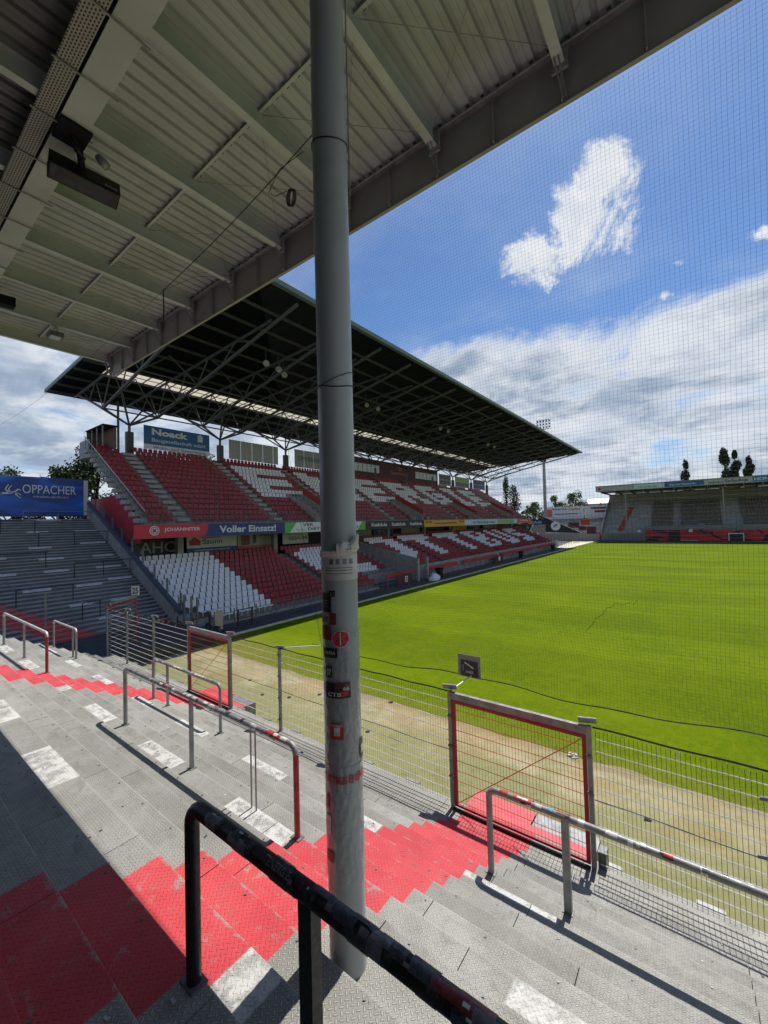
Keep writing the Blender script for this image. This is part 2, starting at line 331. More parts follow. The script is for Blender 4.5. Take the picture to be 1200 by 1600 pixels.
# ------------------------------------------------------------------ object helpers
LOC = {}
def empty(name, loc, label=None, cat=None, group=None, kind=None):
    o = bpy.data.objects.new(name, None); COL.objects.link(o); o.location = loc; LOC[o.name] = Vector(loc); o.empty_display_size = .3
    tag(o, label, cat, group, kind); return o
def tag(o, label=None, cat=None, group=None, kind=None):
    if label: o['label'] = label
    if cat: o['category'] = cat
    if group: o['group'] = group
    if kind: o['kind'] = kind
    return o
class MB:
    def __init__(s): s.v = []; s.f = []
    def add(s, vs, fs):
        n = len(s.v); s.v += [tuple(p) for p in vs]; s.f += [tuple(i + n for i in f) for f in fs]; return s
    def quad(s, a, b, c, d): return s.add([a, b, c, d], [(0, 1, 2, 3)])
    def box(s, a, b):
        x0, y0, z0 = [min(i, j) for i, j in zip(a, b)]; x1, y1, z1 = [max(i, j) for i, j in zip(a, b)]
        return s.add([(x0, y0, z0), (x1, y0, z0), (x1, y1, z0), (x0, y1, z0), (x0, y0, z1), (x1, y0, z1), (x1, y1, z1), (x0, y1, z1)],
                     [(3, 2, 1, 0), (4, 5, 6, 7), (0, 1, 5, 4), (1, 2, 6, 5), (2, 3, 7, 6), (3, 0, 4, 7)])
    def obox(s, c, ax, ay, az):
        """oriented box: centre and three half-extent vectors"""
        c, ax, ay, az = map(Vector, (c, ax, ay, az)); P = []
        for k in (-1, 1):
            for (i, j) in ((-1, -1), (1, -1), (1, 1), (-1, 1)): P.append(c + ax * i + ay * j + az * k)
        return s.add(P, [(3, 2, 1, 0), (4, 5, 6, 7), (0, 1, 5, 4), (1, 2, 6, 5), (2, 3, 7, 6), (3, 0, 4, 7)])
    def beam(s, p0, p1, w, h, up=(0, 0, 1)):
        p0, p1 = Vector(p0), Vector(p1); d = (p1 - p0); l = d.length; d.normalize()
        sd_ = d.cross(Vector(up)); sd_.normalize(); u = sd_.cross(d)
        return s.obox((p0 + p1) / 2, d * l / 2, sd_ * w / 2, u * h / 2)
    def tube(s, pts, r, n=8, cap=True):
        pts = [Vector(p) for p in pts]; base = len(s.v); m_ = len(pts)
        prev = None; rr = r if isinstance(r, (list, tuple)) else [r] * m_
        for i, p in enumerate(pts):
            d = (pts[min(i + 1, m_ - 1)] - pts[max(i - 1, 0)]).normalized()
            if prev is None:
                a = Vector((0, 0, 1)) if abs(d.z) < .9 else Vector((1, 0, 0)); prev = d.cross(a).normalized()
            prev = (prev - d * prev.dot(d)).normalized(); q_ = d.cross(prev)
            for k in range(n):
                t = 2 * math.pi * k / n; s.v.append(tuple(p + (prev * math.cos(t) + q_ * math.sin(t)) * rr[i]))
        for i in range(m_ - 1):
            for k in range(n):
                a = base + i * n + k; b_ = base + i * n + (k + 1) % n
                s.f.append((a, b_, b_ + n, a + n))
        if cap:
            s.f.append(tuple(base + k for k in range(n))[::-1]); s.f.append(tuple(base + (m_ - 1) * n + k for k in range(n)))
        return s
    def prism(s, poly, axis, a, b):
        """poly: list of 2D points; extruded along axis ('x' or 'y') from a to b"""
        n = len(poly)
        def P(p, t): return (t, p[0], p[1]) if axis == 'x' else (p[0], t, p[1])
        vs = [P(p, a) for p in poly] + [P(p, b) for p in poly]
        fs = [(i, (i + 1) % n, (i + 1) % n + n, i + n) for i in range(n)] + [tuple(range(n))[::-1], tuple(range(n, 2 * n))]
        return s.add(vs, fs)
    def build(s, name, material, parent=None, loc=None, smooth=False, **tg):
        if parent is not None: base = LOC[parent.name]
        elif loc is not None: base = Vector(loc)
        else:
            A = np.array(s.v); base = Vector((float(A[:, 0].min() + A[:, 0].max()) / 2, float(A[:, 1].min() + A[:, 1].max()) / 2, float(A[:, 2].min())))
        if parent is None or parent is False: off = base
        else: off = base
        me = bpy.data.meshes.new(name); me.from_pydata([(p[0] - off[0], p[1] - off[1], p[2] - off[2]) for p in s.v], [], s.f)
        mats = material if isinstance(material, list) else [material]
        for mm in mats: me.materials.append(MAT[mm] if isinstance(mm, str) else mm)
        if smooth:
            me.polygons.foreach_set('use_smooth', [True] * len(me.polygons))
        me.update()
        o = bpy.data.objects.new(name, me); COL.objects.link(o)
        if parent is not None: o.parent = parent; LOC[o.name] = LOC[parent.name]
        else: o.location = off; LOC[o.name] = off
        tag(o, **tg) if tg else None
        return o
def fixn(o):
    import bmesh
    bm = bmesh.new(); bm.from_mesh(o.data); bmesh.ops.recalc_face_normals(bm, faces=bm.faces); bm.to_mesh(o.data); bm.free(); return o
def shademix(o, ang=40):
    o.data.set_sharp_from_angle(angle=math.radians(ang)); return o

_tc = {}
def text_pts(txt, bold=0.0, ext=0.0):
    key = (txt, bold)
    if key in _tc: return _tc[key]
    cu = bpy.data.curves.new('t', 'FONT'); cu.body = txt; cu.size = 1; cu.offset = bold; cu.resolution_u = 3
    ob = bpy.data.objects.new('t', cu); COL.objects.link(ob)
    dg = bpy.context.evaluated_depsgraph_get(); me = bpy.data.meshes.new_from_object(ob.evaluated_get(dg))
    V = [tuple(v.co) for v in me.vertices]; F = [tuple(p.vertices) for p in me.polygons]
    bpy.data.objects.remove(ob); bpy.data.curves.remove(cu); bpy.data.meshes.remove(me)
    _tc[key] = (V, F); return V, F
def text(txt, org, ux, uy, w, h, material, parent, bold=0.02, lift=0.012, name='lettering'):
    """lettering fitted to a w x h box whose lower left corner is org"""
    V, F = text_pts(txt, bold); A = np.array(V); mn = A.min(0); mx = A.max(0)
    ux, uy, org = Vector(ux), Vector(uy), Vector(org); nz = ux.cross(uy)
    mb = MB(); k = len(V)
    vs = [org + ux * ((v[0] - mn[0]) / (mx[0] - mn[0]) * w) + uy * ((v[1] - mn[1]) / (mx[1] - mn[1]) * h) + nz * lift for v in V]
    mb.add(vs, F)
    return mb.build(name, material, parent)
UY, UZ, UX = (0, 1, 0), (0, 0, 1), (1, 0, 0)

def board_x(X, y0, y1, z0, z1, material, parent, name='panel', t=.05):
    """board facing +X"""
    return MB().box((X - t, y0, z0), (X, y1, z1)).build(name, material, parent)
def board_y(Y, x0, x1, z0, z1, material, parent, name='panel', t=.05):
    """board facing -Y"""
    return MB().box((x0, Y, z0), (x1, Y + t, z1)).build(name, material, parent)

# ------------------------------------------------------------------ ground
ZG = -6.6
MB().quad((-900, -300, ZG - .03), (900, -300, ZG - .03), (900, 1500, ZG - .03), (-900, 1500, ZG - .03)).build('ground', 'paving', kind='structure')
MB().quad((-22.9, 12.0, ZG), (70, 12.0, ZG), (70, 127.5, ZG), (-22.9, 127.5, ZG)).build('field', 'grass', kind='structure')
sm = MB()
# sandy margin with a ragged edge lapping on the turf
xs = np.arange(-24.5, 30.1, .25); vs = []; fs = []
for i, x in enumerate(xs):
    e = 12.35 + .22 * mnoise.noise(Vector((x * .9, 3, 1))) + .12 * mnoise.noise(Vector((x * 4, 1, 9)))
    vs += [(x, 7.3, ZG + .012), (x, e, ZG + .012)]
    if i: fs.append((2 * i - 2, 2 * i, 2 * i + 1, 2 * i - 1))
sm.add(vs, fs).build('sand_path', 'sand', kind='structure')
MB().quad((-25.3, 13.4, ZG + .004), (-23.15, 13.4, ZG + .004), (-23.15, 150, ZG + .004), (-25.3, 150, ZG + .004)).build('track', 'asphalt', kind='structure')
km = MB()
for i in range(116):
    y = 12.6 + i; km.box((-23.14, y + .006, ZG), (-22.86, y + .994, ZG + .07 + .008 * random.random()))
km.build('kerb', 'kerb_cream', kind='structure')
# grass blades along the near edge of the turf
gb = MB(); rr = random.Random(3)
for i in range(9000):
    y = 12.15 + abs(rr.gauss(0, 1.6)); x = rr.uniform(-21, 9)
    if y > 19: continue
    a = rr.uniform(0, 6.28); h = rr.uniform(.012, .03); w = .008; l = rr.uniform(-.02, .02)
    dx, dy = math.cos(a) * w, math.sin(a) * w
    gb.add([(x - dx, y - dy, ZG), (x + dx, y + dy, ZG), (x + l, y + l, ZG + h)], [(0, 1, 2)])
gb.build('grass_tufts', 'grass', kind='stuff', label='short grass blades along the ragged near edge of the pitch', cat='grass')

# ------------------------------------------------------------------ near terrace (the one we stand on)
Y0, Z0, TR, RI = .916, -2.464, .40, .2037
def ny(k): return Y0 + TR * k
def nz_(k): return Z0 - RI * k
XL, XR = -21.8, 8.0
poly = []
for k in range(-22, 17):
    yb, yf = ny(k - 1), ny(k)
    poly += [(yb, nz_(k) - .03), (yf - .03, nz_(k) - .03)]
poly += [(7.60, nz_(16) - .03), (7.60, ZG - .5), (ny(-23), ZG - .5)]
terr = MB().prism(poly, 'x', XL + .02, XR).build('terrace', 'dark_void', kind='structure', loc=(0, 4, ZG))
fixn(terr)
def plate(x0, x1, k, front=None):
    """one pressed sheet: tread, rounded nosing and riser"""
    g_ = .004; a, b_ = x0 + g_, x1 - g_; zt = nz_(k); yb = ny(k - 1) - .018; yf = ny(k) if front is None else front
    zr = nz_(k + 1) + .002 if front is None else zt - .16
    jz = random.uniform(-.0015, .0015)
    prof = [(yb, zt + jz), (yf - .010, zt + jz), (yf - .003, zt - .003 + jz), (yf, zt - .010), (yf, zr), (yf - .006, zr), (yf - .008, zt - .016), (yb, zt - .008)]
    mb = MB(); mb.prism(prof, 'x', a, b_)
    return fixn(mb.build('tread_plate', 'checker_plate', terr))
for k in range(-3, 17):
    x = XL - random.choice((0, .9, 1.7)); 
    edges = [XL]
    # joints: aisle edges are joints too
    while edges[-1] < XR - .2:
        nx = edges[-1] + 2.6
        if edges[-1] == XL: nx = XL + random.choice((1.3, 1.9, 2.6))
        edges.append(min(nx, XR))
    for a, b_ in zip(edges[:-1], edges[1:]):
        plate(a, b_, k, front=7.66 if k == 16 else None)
# lighter notched angle pieces along the foot of the fence
nm = MB()
for i in range(17):
    x = -21.0 + i * 1.3
    if -14.6 < x < -12 or -4.2 < x < -1.6: continue
    nm.box((x, 7.665, nz_(16) - .02), (x + .34, 7.74, nz_(16) + .006))
nm.build('fixing_tab', 'galv', terr, kind='stuff')
bm_ = MB(); q_ = random.Random(55)
for k in range(-2, 17):
    x = XL + q_.uniform(.1, .6)
    while x < 3:
        yb = ny(k) - .055 if k % 2 else ny(k) - .33
        P_ = [(x + .011 * math.cos(t), yb + .011 * math.sin(t)) for t in np.linspace(0, 2 * math.pi, 6, endpoint=False)]
        z = nz_(k) + .001; bm_.add([(a, b, z) for a, b in P_] + [(a, b, z + .006) for a, b in P_], [tuple(range(6, 12))] + [(i, (i + 1) % 6, (i + 1) % 6 + 6, i + 6) for i in range(6)])
        x += .65
bm_.build('bolts', 'galv_dark', terr, kind='stuff')
# litter: cigarette ends, paper scraps and leaves
lm = MB(); lm2 = MB()
for i in range(260):
    k = q_.randrange(-1, 16); x = q_.uniform(-14, 1.2); y = ny(k) - q_.choice((q_.uniform(.3, .38), q_.uniform(.02, .38))); z = nz_(k) + .004
    a = q_.uniform(0, 6.28); l = q_.uniform(.008, .022); w = q_.uniform(.003, .012); c_, s_ = math.cos(a), math.sin(a)
    (lm if i % 3 else lm2).add([(x - c_ * l - s_ * w, y - s_ * l + c_ * w, z), (x + c_ * l - s_ * w, y + s_ * l + c_ * w, z + .003), (x + c_ * l + s_ * w, y + s_ * l - c_ * w, z), (x - c_ * l + s_ * w, y - s_ * l - c_ * w, z + .002)], [(0, 1, 2, 3)])
LIT = (lm, lm2)
# side plate closing the left end
sidepoly = [(p[0], p[1] + .02) for p in poly]
# ------------------------------------------------------------------ crush barriers
def barrier(Yr, zt, xs_posts, x0, x1, mat_rail, mat_post, label, r=.030, bend=(True, True), group='crush barriers on the terrace', flatpost=False, zb=None, extra=None):
    zb = zb if zb is not None else zt - 1.10
    r = r if r > .04 else .036
    root = empty('crush_barrier', ((x0 + x1) / 2, Yr, zb), label, 'barrier', group)
    R = .11; pts = []
    def arc(xc, s_):   # quarter bend
        return [(xc - s_ * R * math.cos(t) * 1, Yr, zt - R + R * math.sin(t)) for t in np.linspace(0, math.pi / 2, 6)]
    if bend[0]: pts += [(x0, Yr, zb)] + arc(x0 + R, 1)
    else: pts += [(x0, Yr, zt)]
    if bend[1]: pts += arc(x1 - R, -1)[::-1] + [(x1, Yr, zb)]
    else: pts += [(x1, Yr, zt)]
    mats_ = mat_rail
    # split leg(s) from the rail so that a painted leg can be its own part
    rail = [p for p in pts if p[2] > zt - R - .001]
    shademix(MB().tube(rail, r, 14).build('top_rail', mats_, root, smooth=True))
    legs = []
    if bend[0]: legs.append(x0)
    if bend[1]: legs.append(x1)
    for lx in legs:
        mm = 'leg_red' if (extra == 'redleg' and lx == x1) else mat_post
        shademix(MB().tube([(lx, Yr, zb), (lx, Yr, zt - R)], r * .98, 14).build('post', mm, root, smooth=True))
        MB().box((lx - .07, Yr - .05, zb), (lx + .07, Yr + .05, zb + .010)).build('base_plate', 'galv_dark', root)
    for lx in xs_posts:
        if flatpost: MB().box((lx - .042, Yr - .03, zb), (lx + .042, Yr + .03, zt - r * .6)).build('post', mat_post, root)
        else: MB().box((lx - .025, Yr - .025, zb), (lx + .025, Yr + .025, zt - r * .6)).build('post', mat_post, root)
        MB().box((lx - .06, Yr - .05, zb), (lx + .06, Yr + .05, zb + .009)).build('base_plate', 'galv_dark', root)
    return root
def wrap_sticker(root, x0, x1, Yr, zt, r, a0, a1, material, name='sticker', n=8):
    """label wrapped round a horizontal tube, angles from straight up towards -Y"""
    mb = MB(); vs = []; fs = []
    for i in range(n + 1):
        a = math.radians(a0 + (a1 - a0) * i / n); y = Yr - math.sin(a) * (r + .0016); z = zt + math.cos(a) * (r + .0016)
        vs += [(x0, y, z), (x1, y, z)]
        if i: fs.append((2 * i - 2, 2 * i - 1, 2 * i + 1, 2 * i))
    return fixn(mb.add(vs, fs).build(name, material, root))
for nme, c in dict(st_red=(.50, .04, .05), st_white=(.66, .65, .63), st_black=(.02, .02, .022), st_blue=(.10, .35, .50), st_dkred=(.20, .03, .035), st_grey=(.16, .17, .20), st_dim=(.05, .055, .075)).items():
    mat(nme, c, .35, 0, .35, 30, dirt=(.3, .28, .27), dirt_amt=.35, dscale=40)
# nearest barrier: black, crusted with stickers
NB = barrier(1.27, -1.64, [-1.44, .9], -2.46, 3.2, 'black_steel', 'black_steel', 'black sticker-covered crush barrier closest to us, in front of the steel column', r=.043, bend=(True, False), flatpost=True, zb=nz_(1))
rs = random.Random(11)
for i in range(64):
    x = rs.uniform(-2.3, .9); w = rs.uniform(.03, .13); a0 = rs.uniform(-60, 60); 
    wrap_sticker(NB, x, x + w, 1.27, -1.64, .043 + .0006 * (i % 4), a0, a0 + rs.uniform(50, 110), rs.choice(['st_dim', 'st_grey', 'st_black', 'st_dkred', 'st_dim', 'st_grey', 'st_dim', 'st_grey', 'st_black']))
wrap_sticker(NB, -1.72, -1.52, 1.27, -1.64, .0455, -15, 75, 'st_black')
def tube_text(txt, xa, xb, Yr, zt, r, amid, hdeg, material, root):
    V, F = text_pts(txt, .02); A = np.array(V); mn, mx = A.min(0), A.max(0); vs = []
    for v in V:
        fx = (v[0] - mn[0]) / (mx[0] - mn[0]); fy = (v[1] - mn[1]) / (mx[1] - mn[1])
        a = math.radians(amid + hdeg / 2 - hdeg * fy); x = xa + (xb - xa) * fx
        vs.append((x, Yr - math.sin(a) * (r + .002), zt + math.cos(a) * (r + .002)))
    return MB().add(vs, F).build('lettering', material, root)
for i in range(26):
    x = rs.uniform(-2.25, .8); q2 = rs.uniform(-20, 60)
    wrap_sticker(NB, x, x + rs.uniform(.008, .03), 1.27, -1.64, .0462, q2, q2 + rs.uniform(6, 22), rs.choice(['st_grey', 'galv', 'st_grey', 'st_white', 'st_dkred']), 'scrap', 3)
tube_text('ENERGIE', -1.70, -1.54, 1.27, -1.64, .0462, 32, 44, 'st_grey', NB)
def stickers(root, Yr, zt, r, xa, xb, n, seed, cols):
    q_ = random.Random(seed)
    for i in range(n):
        x = q_.uniform(xa, xb); w = q_.uniform(.03, .12); a0 = q_.uniform(-70, 40)
        wrap_sticker(root, x, x + w, Yr, zt, r + .0006 * (i % 3), a0, a0 + q_.uniform(50, 120), q_.choice(cols))
B = barrier(3.28, -2.615, [-6.34], -8.80, -3.90, 'galv', 'galv', 'long grey barrier left of the column with a red end leg and peeling stickers', extra='redleg', zb=nz_(6))
for lx in (-4.80, -4.70): MB().tube([(lx, 3.28, nz_(6)), (lx, 3.28, -2.63)], .011, 8).build('rod', 'galv', B)
stickers(B, 3.28, -2.615, .036, -8.6, -4.1, 46, 5, ['st_white', 'st_grey', 'st_dkred', 'st_white', 'st_dim', 'galv_light'])
stickers(B, 3.28, -2.615, .037, -4.5, -4.05, 5, 8, ['st_red', 'st_white', 'st_dkred'])
B = barrier(5.29, -3.61, [-11.45], -12.28, -8.90, 'galv', 'galv', 'grey barrier behind the long one, in front of the far red gate', zb=nz_(11))
stickers(B, 5.29, -3.61, .036, -12.1, -9.1, 24, 9, ['st_white', 'st_grey', 'st_white'])
B = barrier(3.28, -2.64, [-16.05], -18.6, -13.80, 'galv_light', 'galv', 'grey barrier at the far left end with a maroon leg', extra='redleg', zb=nz_(6))
B = barrier(5.29, -3.62, [-18.95], -21.3, -18.6, 'galv_light', 'galv', 'small grey barrier beside the fence corner at the far left', zb=nz_(11))
B = barrier(5.29, -3.60, [-1.39, 1.2], -2.36, 4.2, 'galv', 'galv', 'grey barrier with red and blue stickers in front of the near red gate', r=.041, bend=(True, False), flatpost=True, zb=nz_(11))
stickers(B, 5.29, -3.60, .041, -2.2, .9, 22, 14, ['st_white', 'st_grey', 'galv_light', 'st_black', 'st_dkred'])
for xa_, xb_, a0_, a1_, m_ in ((-2.20, -2.09, -40, 60, 'st_red'), (-2.01, -1.78, -40, 60, 'st_red'), (-1.97, -1.83, -10, 30, 'st_white'), (-1.59, -1.52, -40, 50, 'st_blue'), (-.40, -.32, -30, 60, 'st_red')):
    wrap_sticker(B, xa_, xb_, 5.29, -3.60, .0436 if m_ == 'st_white' else .043, a0_, a1_, m_)

LIT[0].build('litter', 'st_dim', kind='stuff', label='dark crumbs and cigarette ends scattered on the terrace steps', cat='litter')
LIT[1].build('litter', 'paper', kind='stuff', label='pale paper scraps scattered on the terrace steps', cat='litter')
# ------------------------------------------------------------------ the steel column
CX, CY, CR = -2.198, 2.314, .136
col = empty('roof_column', (CX, CY, nz_(4)), 'tall grey round steel column wrapped in stickers and film, in front of us', 'column')
o = MB().tube([(CX, CY, nz_(4) - .02), (CX, CY, -.9), (CX, CY, 3.6)], CR, 48).build('shaft', 'column_paint', col, smooth=True); shademix(o)
o = MB().tube([(CX, CY, 3.602), (CX, CY, 6.52)], CR - .004, 48).build('shaft', 'column_paint', col, smooth=True); shademix(o)
camang = math.atan2(-CX, -CY)   # angle towards the viewer, from +Y to +X : use below
def cyl_patch(u0, u1, z0, z1, r, material, name, n=14, m_=1, fn=None, parent=col):
    """patch on the column; u is sin() of the angle off the camera-facing line, -1 left .. 1 right"""
    vs = []; fs = []; base = math.atan2(-CY, -CX)
    a0 = math.asin(max(-1, min(1, u0))) if abs(u0) <= 1 else u0; a1 = math.asin(max(-1, min(1, u1))) if abs(u1) <= 1 else u1
    for j in range(m_ + 1):
        for i in range(n + 1):
            a = base + (a0 + (a1 - a0) * i / n); z = z0 + (z1 - z0) * j / m_; rr_ = r + (fn(a, z) if fn else 0)
            vs.append((CX + math.cos(a) * rr_, CY + math.sin(a) * rr_, z))
    for j in range(m_):
        for i in range(n):
            q0 = j * (n + 1) + i; fs.append((q0, q0 + 1, q0 + n + 2, q0 + n + 1))
    return MB().add(vs, fs).build(name, material, parent, smooth=True)
def zc(y): return -(y - 822) * .00473
wf = lambda a, z: .0035 + .0035 * mnoise.noise(Vector((a * 5, z * 16, 0))) + .0018 * mnoise.noise(Vector((a * 11 + z * 20, z * 60, 4)))
cyl_patch(-math.pi + .01, math.pi - .01, zc(1215), zc(990), CR, 'film', 'plastic_wrap', 96, 110, wf)
wf2 = lambda a, z: .006 + .0045 * mnoise.noise(Vector((a * 4, z * 12, 7))) + .002 * mnoise.noise(Vector((a * 9, z * 50, 2)))
cyl_patch(-math.pi + .01, math.pi - .01, zc(1370), zc(1195), CR, 'film', 'plastic_wrap', 96, 70, wf2)
cyl_patch(-math.pi + .01, math.pi - .01, zc(908), zc(868), CR + .003, 'paper', 'torn_poster', 64, 2)
for i, yy in enumerate((897, 892, 888)):
    cyl_patch(-.75, .70, zc(yy + 1), zc(yy), CR + .0036, 'st_dim', 'print_line', 12)
for i, uu in enumerate((-.52, -.18, .18, .52)):
    cyl_patch(uu, uu + .20, zc(883), zc(874.5), CR + .004, 'st_grey', 'print_mark', 6)
# torn paper flaps curling off the poster
fm = MB(); base = math.atan2(-CY, -CX); rv = random.Random(2)
for (u0, u1, zt_, zl, dep) in ((-1.0, .05, 872, 858, .03), (-.1, .55, 872, 845, .075), (.35, .92, 866, 838, .055)):
    n_ = 7; vs = []; fs = []
    for j in range(5):
        for i in range(n_ + 1):
            u = u0 + (u1 - u0) * i / n_; a = base + math.asin(max(-1, min(1, u))); t = j / 4
            ph = mnoise.noise(Vector((u * 3.3, t * 2.2, 5)))
            r_ = CR + .004 + dep * math.sin(t * 2.2) * (.6 + .8 * ph) ; z = zc(zt_ + (zl - zt_) * t * (.8 + .5 * ph))
            vs.append((CX + math.cos(a) * r_, CY + math.sin(a) * r_, z))
    for j in range(4):
        for i in range(n_): q0 = j * (n_ + 1) + i; fs.append((q0, q0 + 1, q0 + n_ + 2, q0 + n_ + 1))
    fm.add(vs, fs)
fm.build('torn_flap', 'paper', col)
SK = [(-.88, -.45, 957, 927, 'st_black'), (-.55, -.25, 933, 923, 'st_black'), (-.93, -.6, 976, 958, 'beige'), (-.55, -.22, 976, 958, 'st_dkred'), (-.93, -.48, 1000, 978, 'st_dkred'),
      (-.86, -.20, 1027, 1012, 'st_black'), (-.80, -.48, 1058, 1040, 'st_dim'), (-.80, .42, 1089, 1065, 'st_black'), (-.30, .40, 1074, 1066, 'st_dkred'), (-.1, .3, 1086, 1078, 'st_red'), (-.62, .02, 1152, 1127, 'st_red'),
      (-.45, -.15, 1146, 1133, 'st_white'), (.84, .985, 1190, 1158, 'st_dim'), (.88, .97, 1182, 1170, 'st_white'), (-.93, -.80, 1262, 1240, 'st_red'), (-.93, -.6, 1340, 1325, 'st_dkred'), (-.95, -.7, 1300, 1270, 'st_white')]
for u0, u1, ya, yb, mt in SK: cyl_patch(u0, u1, zc(ya), zc(yb), CR + .012, mt, 'sticker', 8)
for u0, u1, ya, yb in ((-.55, .5, 950, 946), (-.1, .35, 940, 936), (-.2, .1, 1083, 1080)): pass
def ring_on(u, yc_, R_, material, fill=True, r=CR + .012):
    vs = [(0, 0)]; n_ = 20; P = []; F = []
    ac = base + math.asin(u)
    def pt(du, dz): a = ac + du / CR; return (CX + math.cos(a) * r, CY + math.sin(a) * r, zc(yc_) + dz)
    P.append(pt(0, 0))
    for i in range(n_): P.append(pt(R_ * math.cos(2 * math.pi * i / n_), R_ * math.sin(2 * math.pi * i / n_)))
    F = [(0, 1 + i, 1 + (i + 1) % n_) for i in range(n_)]
    return MB().add(P, F).build('sticker', material, col)
ring_on(-.02, 998, .062, 'st_white'); ring_on(-.02, 998, .057, 'st_red', r=CR + .0135)
cyl_patch(-.06, -.01, zc(1008), zc(988), CR + .015, 'st_white', 'sticker', 2)
def cyl_text(txt, u0, u1, ya, yb, material, r=CR + .014):
    V, F = text_pts(txt, .03); A = np.array(V); mn, mx = A.min(0), A.max(0); a0, a1 = math.asin(u0), math.asin(u1); vs = []
    for v in V:
        a = base + a0 + (a1 - a0) * (v[0] - mn[0]) / (mx[0] - mn[0]); z = zc(ya) + (zc(yb) - zc(ya)) * (v[1] - mn[1]) / (mx[1] - mn[1])
        vs.append((CX + math.cos(a) * r, CY + math.sin(a) * r, z))
    return MB().add(vs, F).build('lettering', material, col)
cyl_text('COTTBUS ENERGIE', -.97, .999, 1219, 1207, 'st_red')
for u0_, u1_, ya_, yb_, m_, t_ in ((-.78, -.30, 1022, 1017, 'st_white', 'ULTRA'), (-.70, -.05, 1086, 1080, 'st_white', 'CTB'), (-.90, -.62, 972, 964, 'st_black', 'FCE'), (-.86, -.6, 950, 938, 'st_grey', 'E'), (-.5, -.3, 931, 926, 'st_grey', 'C'), (.02, .36, 1077, 1071, 'st_white', '66')): cyl_text(t_, u0_, u1_, ya_, yb_, m_)
cyl_text('07', -.74, -.52, 1055, 1044, 'st_white')
cyl_text('ENERGIE', -.56, -.03, 1132, 1128.5, 'st_white')
# cable ties and wires round the column
for z in (2.98, 1.06):
    pts = [(CX + (CR + .006) * math.cos(t), CY + (CR + .006) * math.sin(t), z + .02 * math.sin(t * 2)) for t in np.linspace(0, 2 * math.pi, 30)]
    MB().tube(pts, .004, 5).build('wire_tie', 'cable', col)
pts = [(CX + (CR + .008) * math.cos(t), CY + (CR + .008) * math.sin(t), 1.12 + .07 * math.sin(t + .6)) for t in np.linspace(0, 2 * math.pi, 30)]
MB().tube(pts, .003, 5).build('wire_tie', 'cable', col)
MB().tube([(CX + .155 * math.cos(base + 1.35), CY + .155 * math.sin(base + 1.35), z) for z in (2.6, 6.6)], .006, 6).build('wire', 'galv', col)

# ------------------------------------------------------------------ fence
FY, FZB, FZT = 7.47, nz_(16), -3.45
def wire_mesh(xa, xb, za, zb_, y=FY, vmat='black_steel', hmat='wire_zinc', parent=None, step=.06, hstep=.2, P=None):
    """double-wire mat: thin uprights, paired level wires; P maps (s, z, off) to a point"""
    P = P or (lambda s_, z, o_: (s_, y + o_, z))
    v = MB(); n_ = int(round((xb - xa) / step))
    for i in range(n_ + 1):
        s_ = xa + (xb - xa) * i / n_
        a = Vector(P(s_, za, 0)); b_ = Vector(P(s_, zb_, 0)); v.tube([a, b_], .003, 4, False)
    v.build('upright_wires', vmat, parent, kind='stuff')
    h = MB(); z = za + .06
    while z < zb_ - .01:
        for o_ in (-.007, .007):
            h.tube([P(xa, z, o_), P(xb, z, o_)], .0032 if hmat == 'red_wire' else .005, 5, False)
        z += hstep
    h.build('level_wires', hmat, parent, kind='stuff')
def post_top(x, parent, y=FY, z=FZT):
    MB().obox((x - .03, y + .05, z + .035), (.13, .05, .0), (-.01, .03, -.004), (0, -.02, .05)).build('cap_bracket', 'galv', parent)
fposts = [(-22.05), (-19.8), (-17.27), (-9.5), (-6.8), (1.05), (3.6), (6.2)]
def fence_run(xa, xb, posts, label):
    root = empty('fence', ((xa + xb) / 2, FY, FZB), label, 'fence', 'wire mesh fence along the foot of the terrace')
    for p in posts:
        MB().box((p - .042, FY - .03, FZB), (p + .042, FY + .03, FZT)).build('post', 'galv', root)
        for z in (-3.6, -4.2, -4.8, -5.4): MB().box((p - .045, FY - .05, z - .02), (p + .045, FY - .031, z + .02)).build('clamp', 'galv_dark', root)
        post_top(p, root)
    xs2 = [xa] + [p for p in posts if xa + .2 < p < xb - .2] + [xb]
    for a, b_ in zip(xs2[:-1], xs2[1:]):
        pnl = empty('wire_panel', ((a + b_) / 2, FY, FZB)); pnl.parent = root; pnl.location = Vector(((a + b_) / 2, FY, FZB)) - LOC[root.name]
        wire_mesh(a + .04, b_ - .04, FZB + .04, FZT - .04, parent=pnl, y=FY + .02)
    # tension cable bunched on top (darker netting hem) and little ties
    pts = []
    for i in range(60):
        x = xa + (xb - xa) * i / 59; pts.append((x, FY + .03, FZT + .005 + .008 * math.sin(i * .7)))
    MB().tube(pts, .015, 5).build('hem_cord', 'cable', root)
    pts = [(xa + (xb - xa) * i / 20, FY - .01, -4.60 + .01 * math.sin(i * 1.3)) for i in range(21)]
    MB().tube(pts, .008, 5).build('tension_wire', 'galv_dark', root)
    q_ = random.Random(int(abs(xa) * 10)); tm = MB()
    for i in range(int((xb - xa) * 2.2)):
        x = q_.uniform(xa, xb); l = q_.uniform(.07, .2)
        tm.tube([(x, FY - .02, FZT - .02), (x + q_.uniform(-.02, .02), FY - .04, FZT - l)], .004, 4)
    tm.build('cable_ties', 'white_paint', root, kind='stuff')
    return root
fa = fence_run(-22.05, -14.58, [-22.02, -19.8, -17.27], 'stretch of galvanised mesh fence left of the far red gate, with small red ribbons')
rb = MB(); q_ = random.Random(4)
for x in (-21.9, -21.4, -21.0, -20.6, -19.9, -18.4, -16.4, -15.9):
    rb.obox((x, FY - .06, FZT + q_.uniform(-.16, .02)), (.07, 0, .02), (0, .02, .01), (.01, .01, .05))
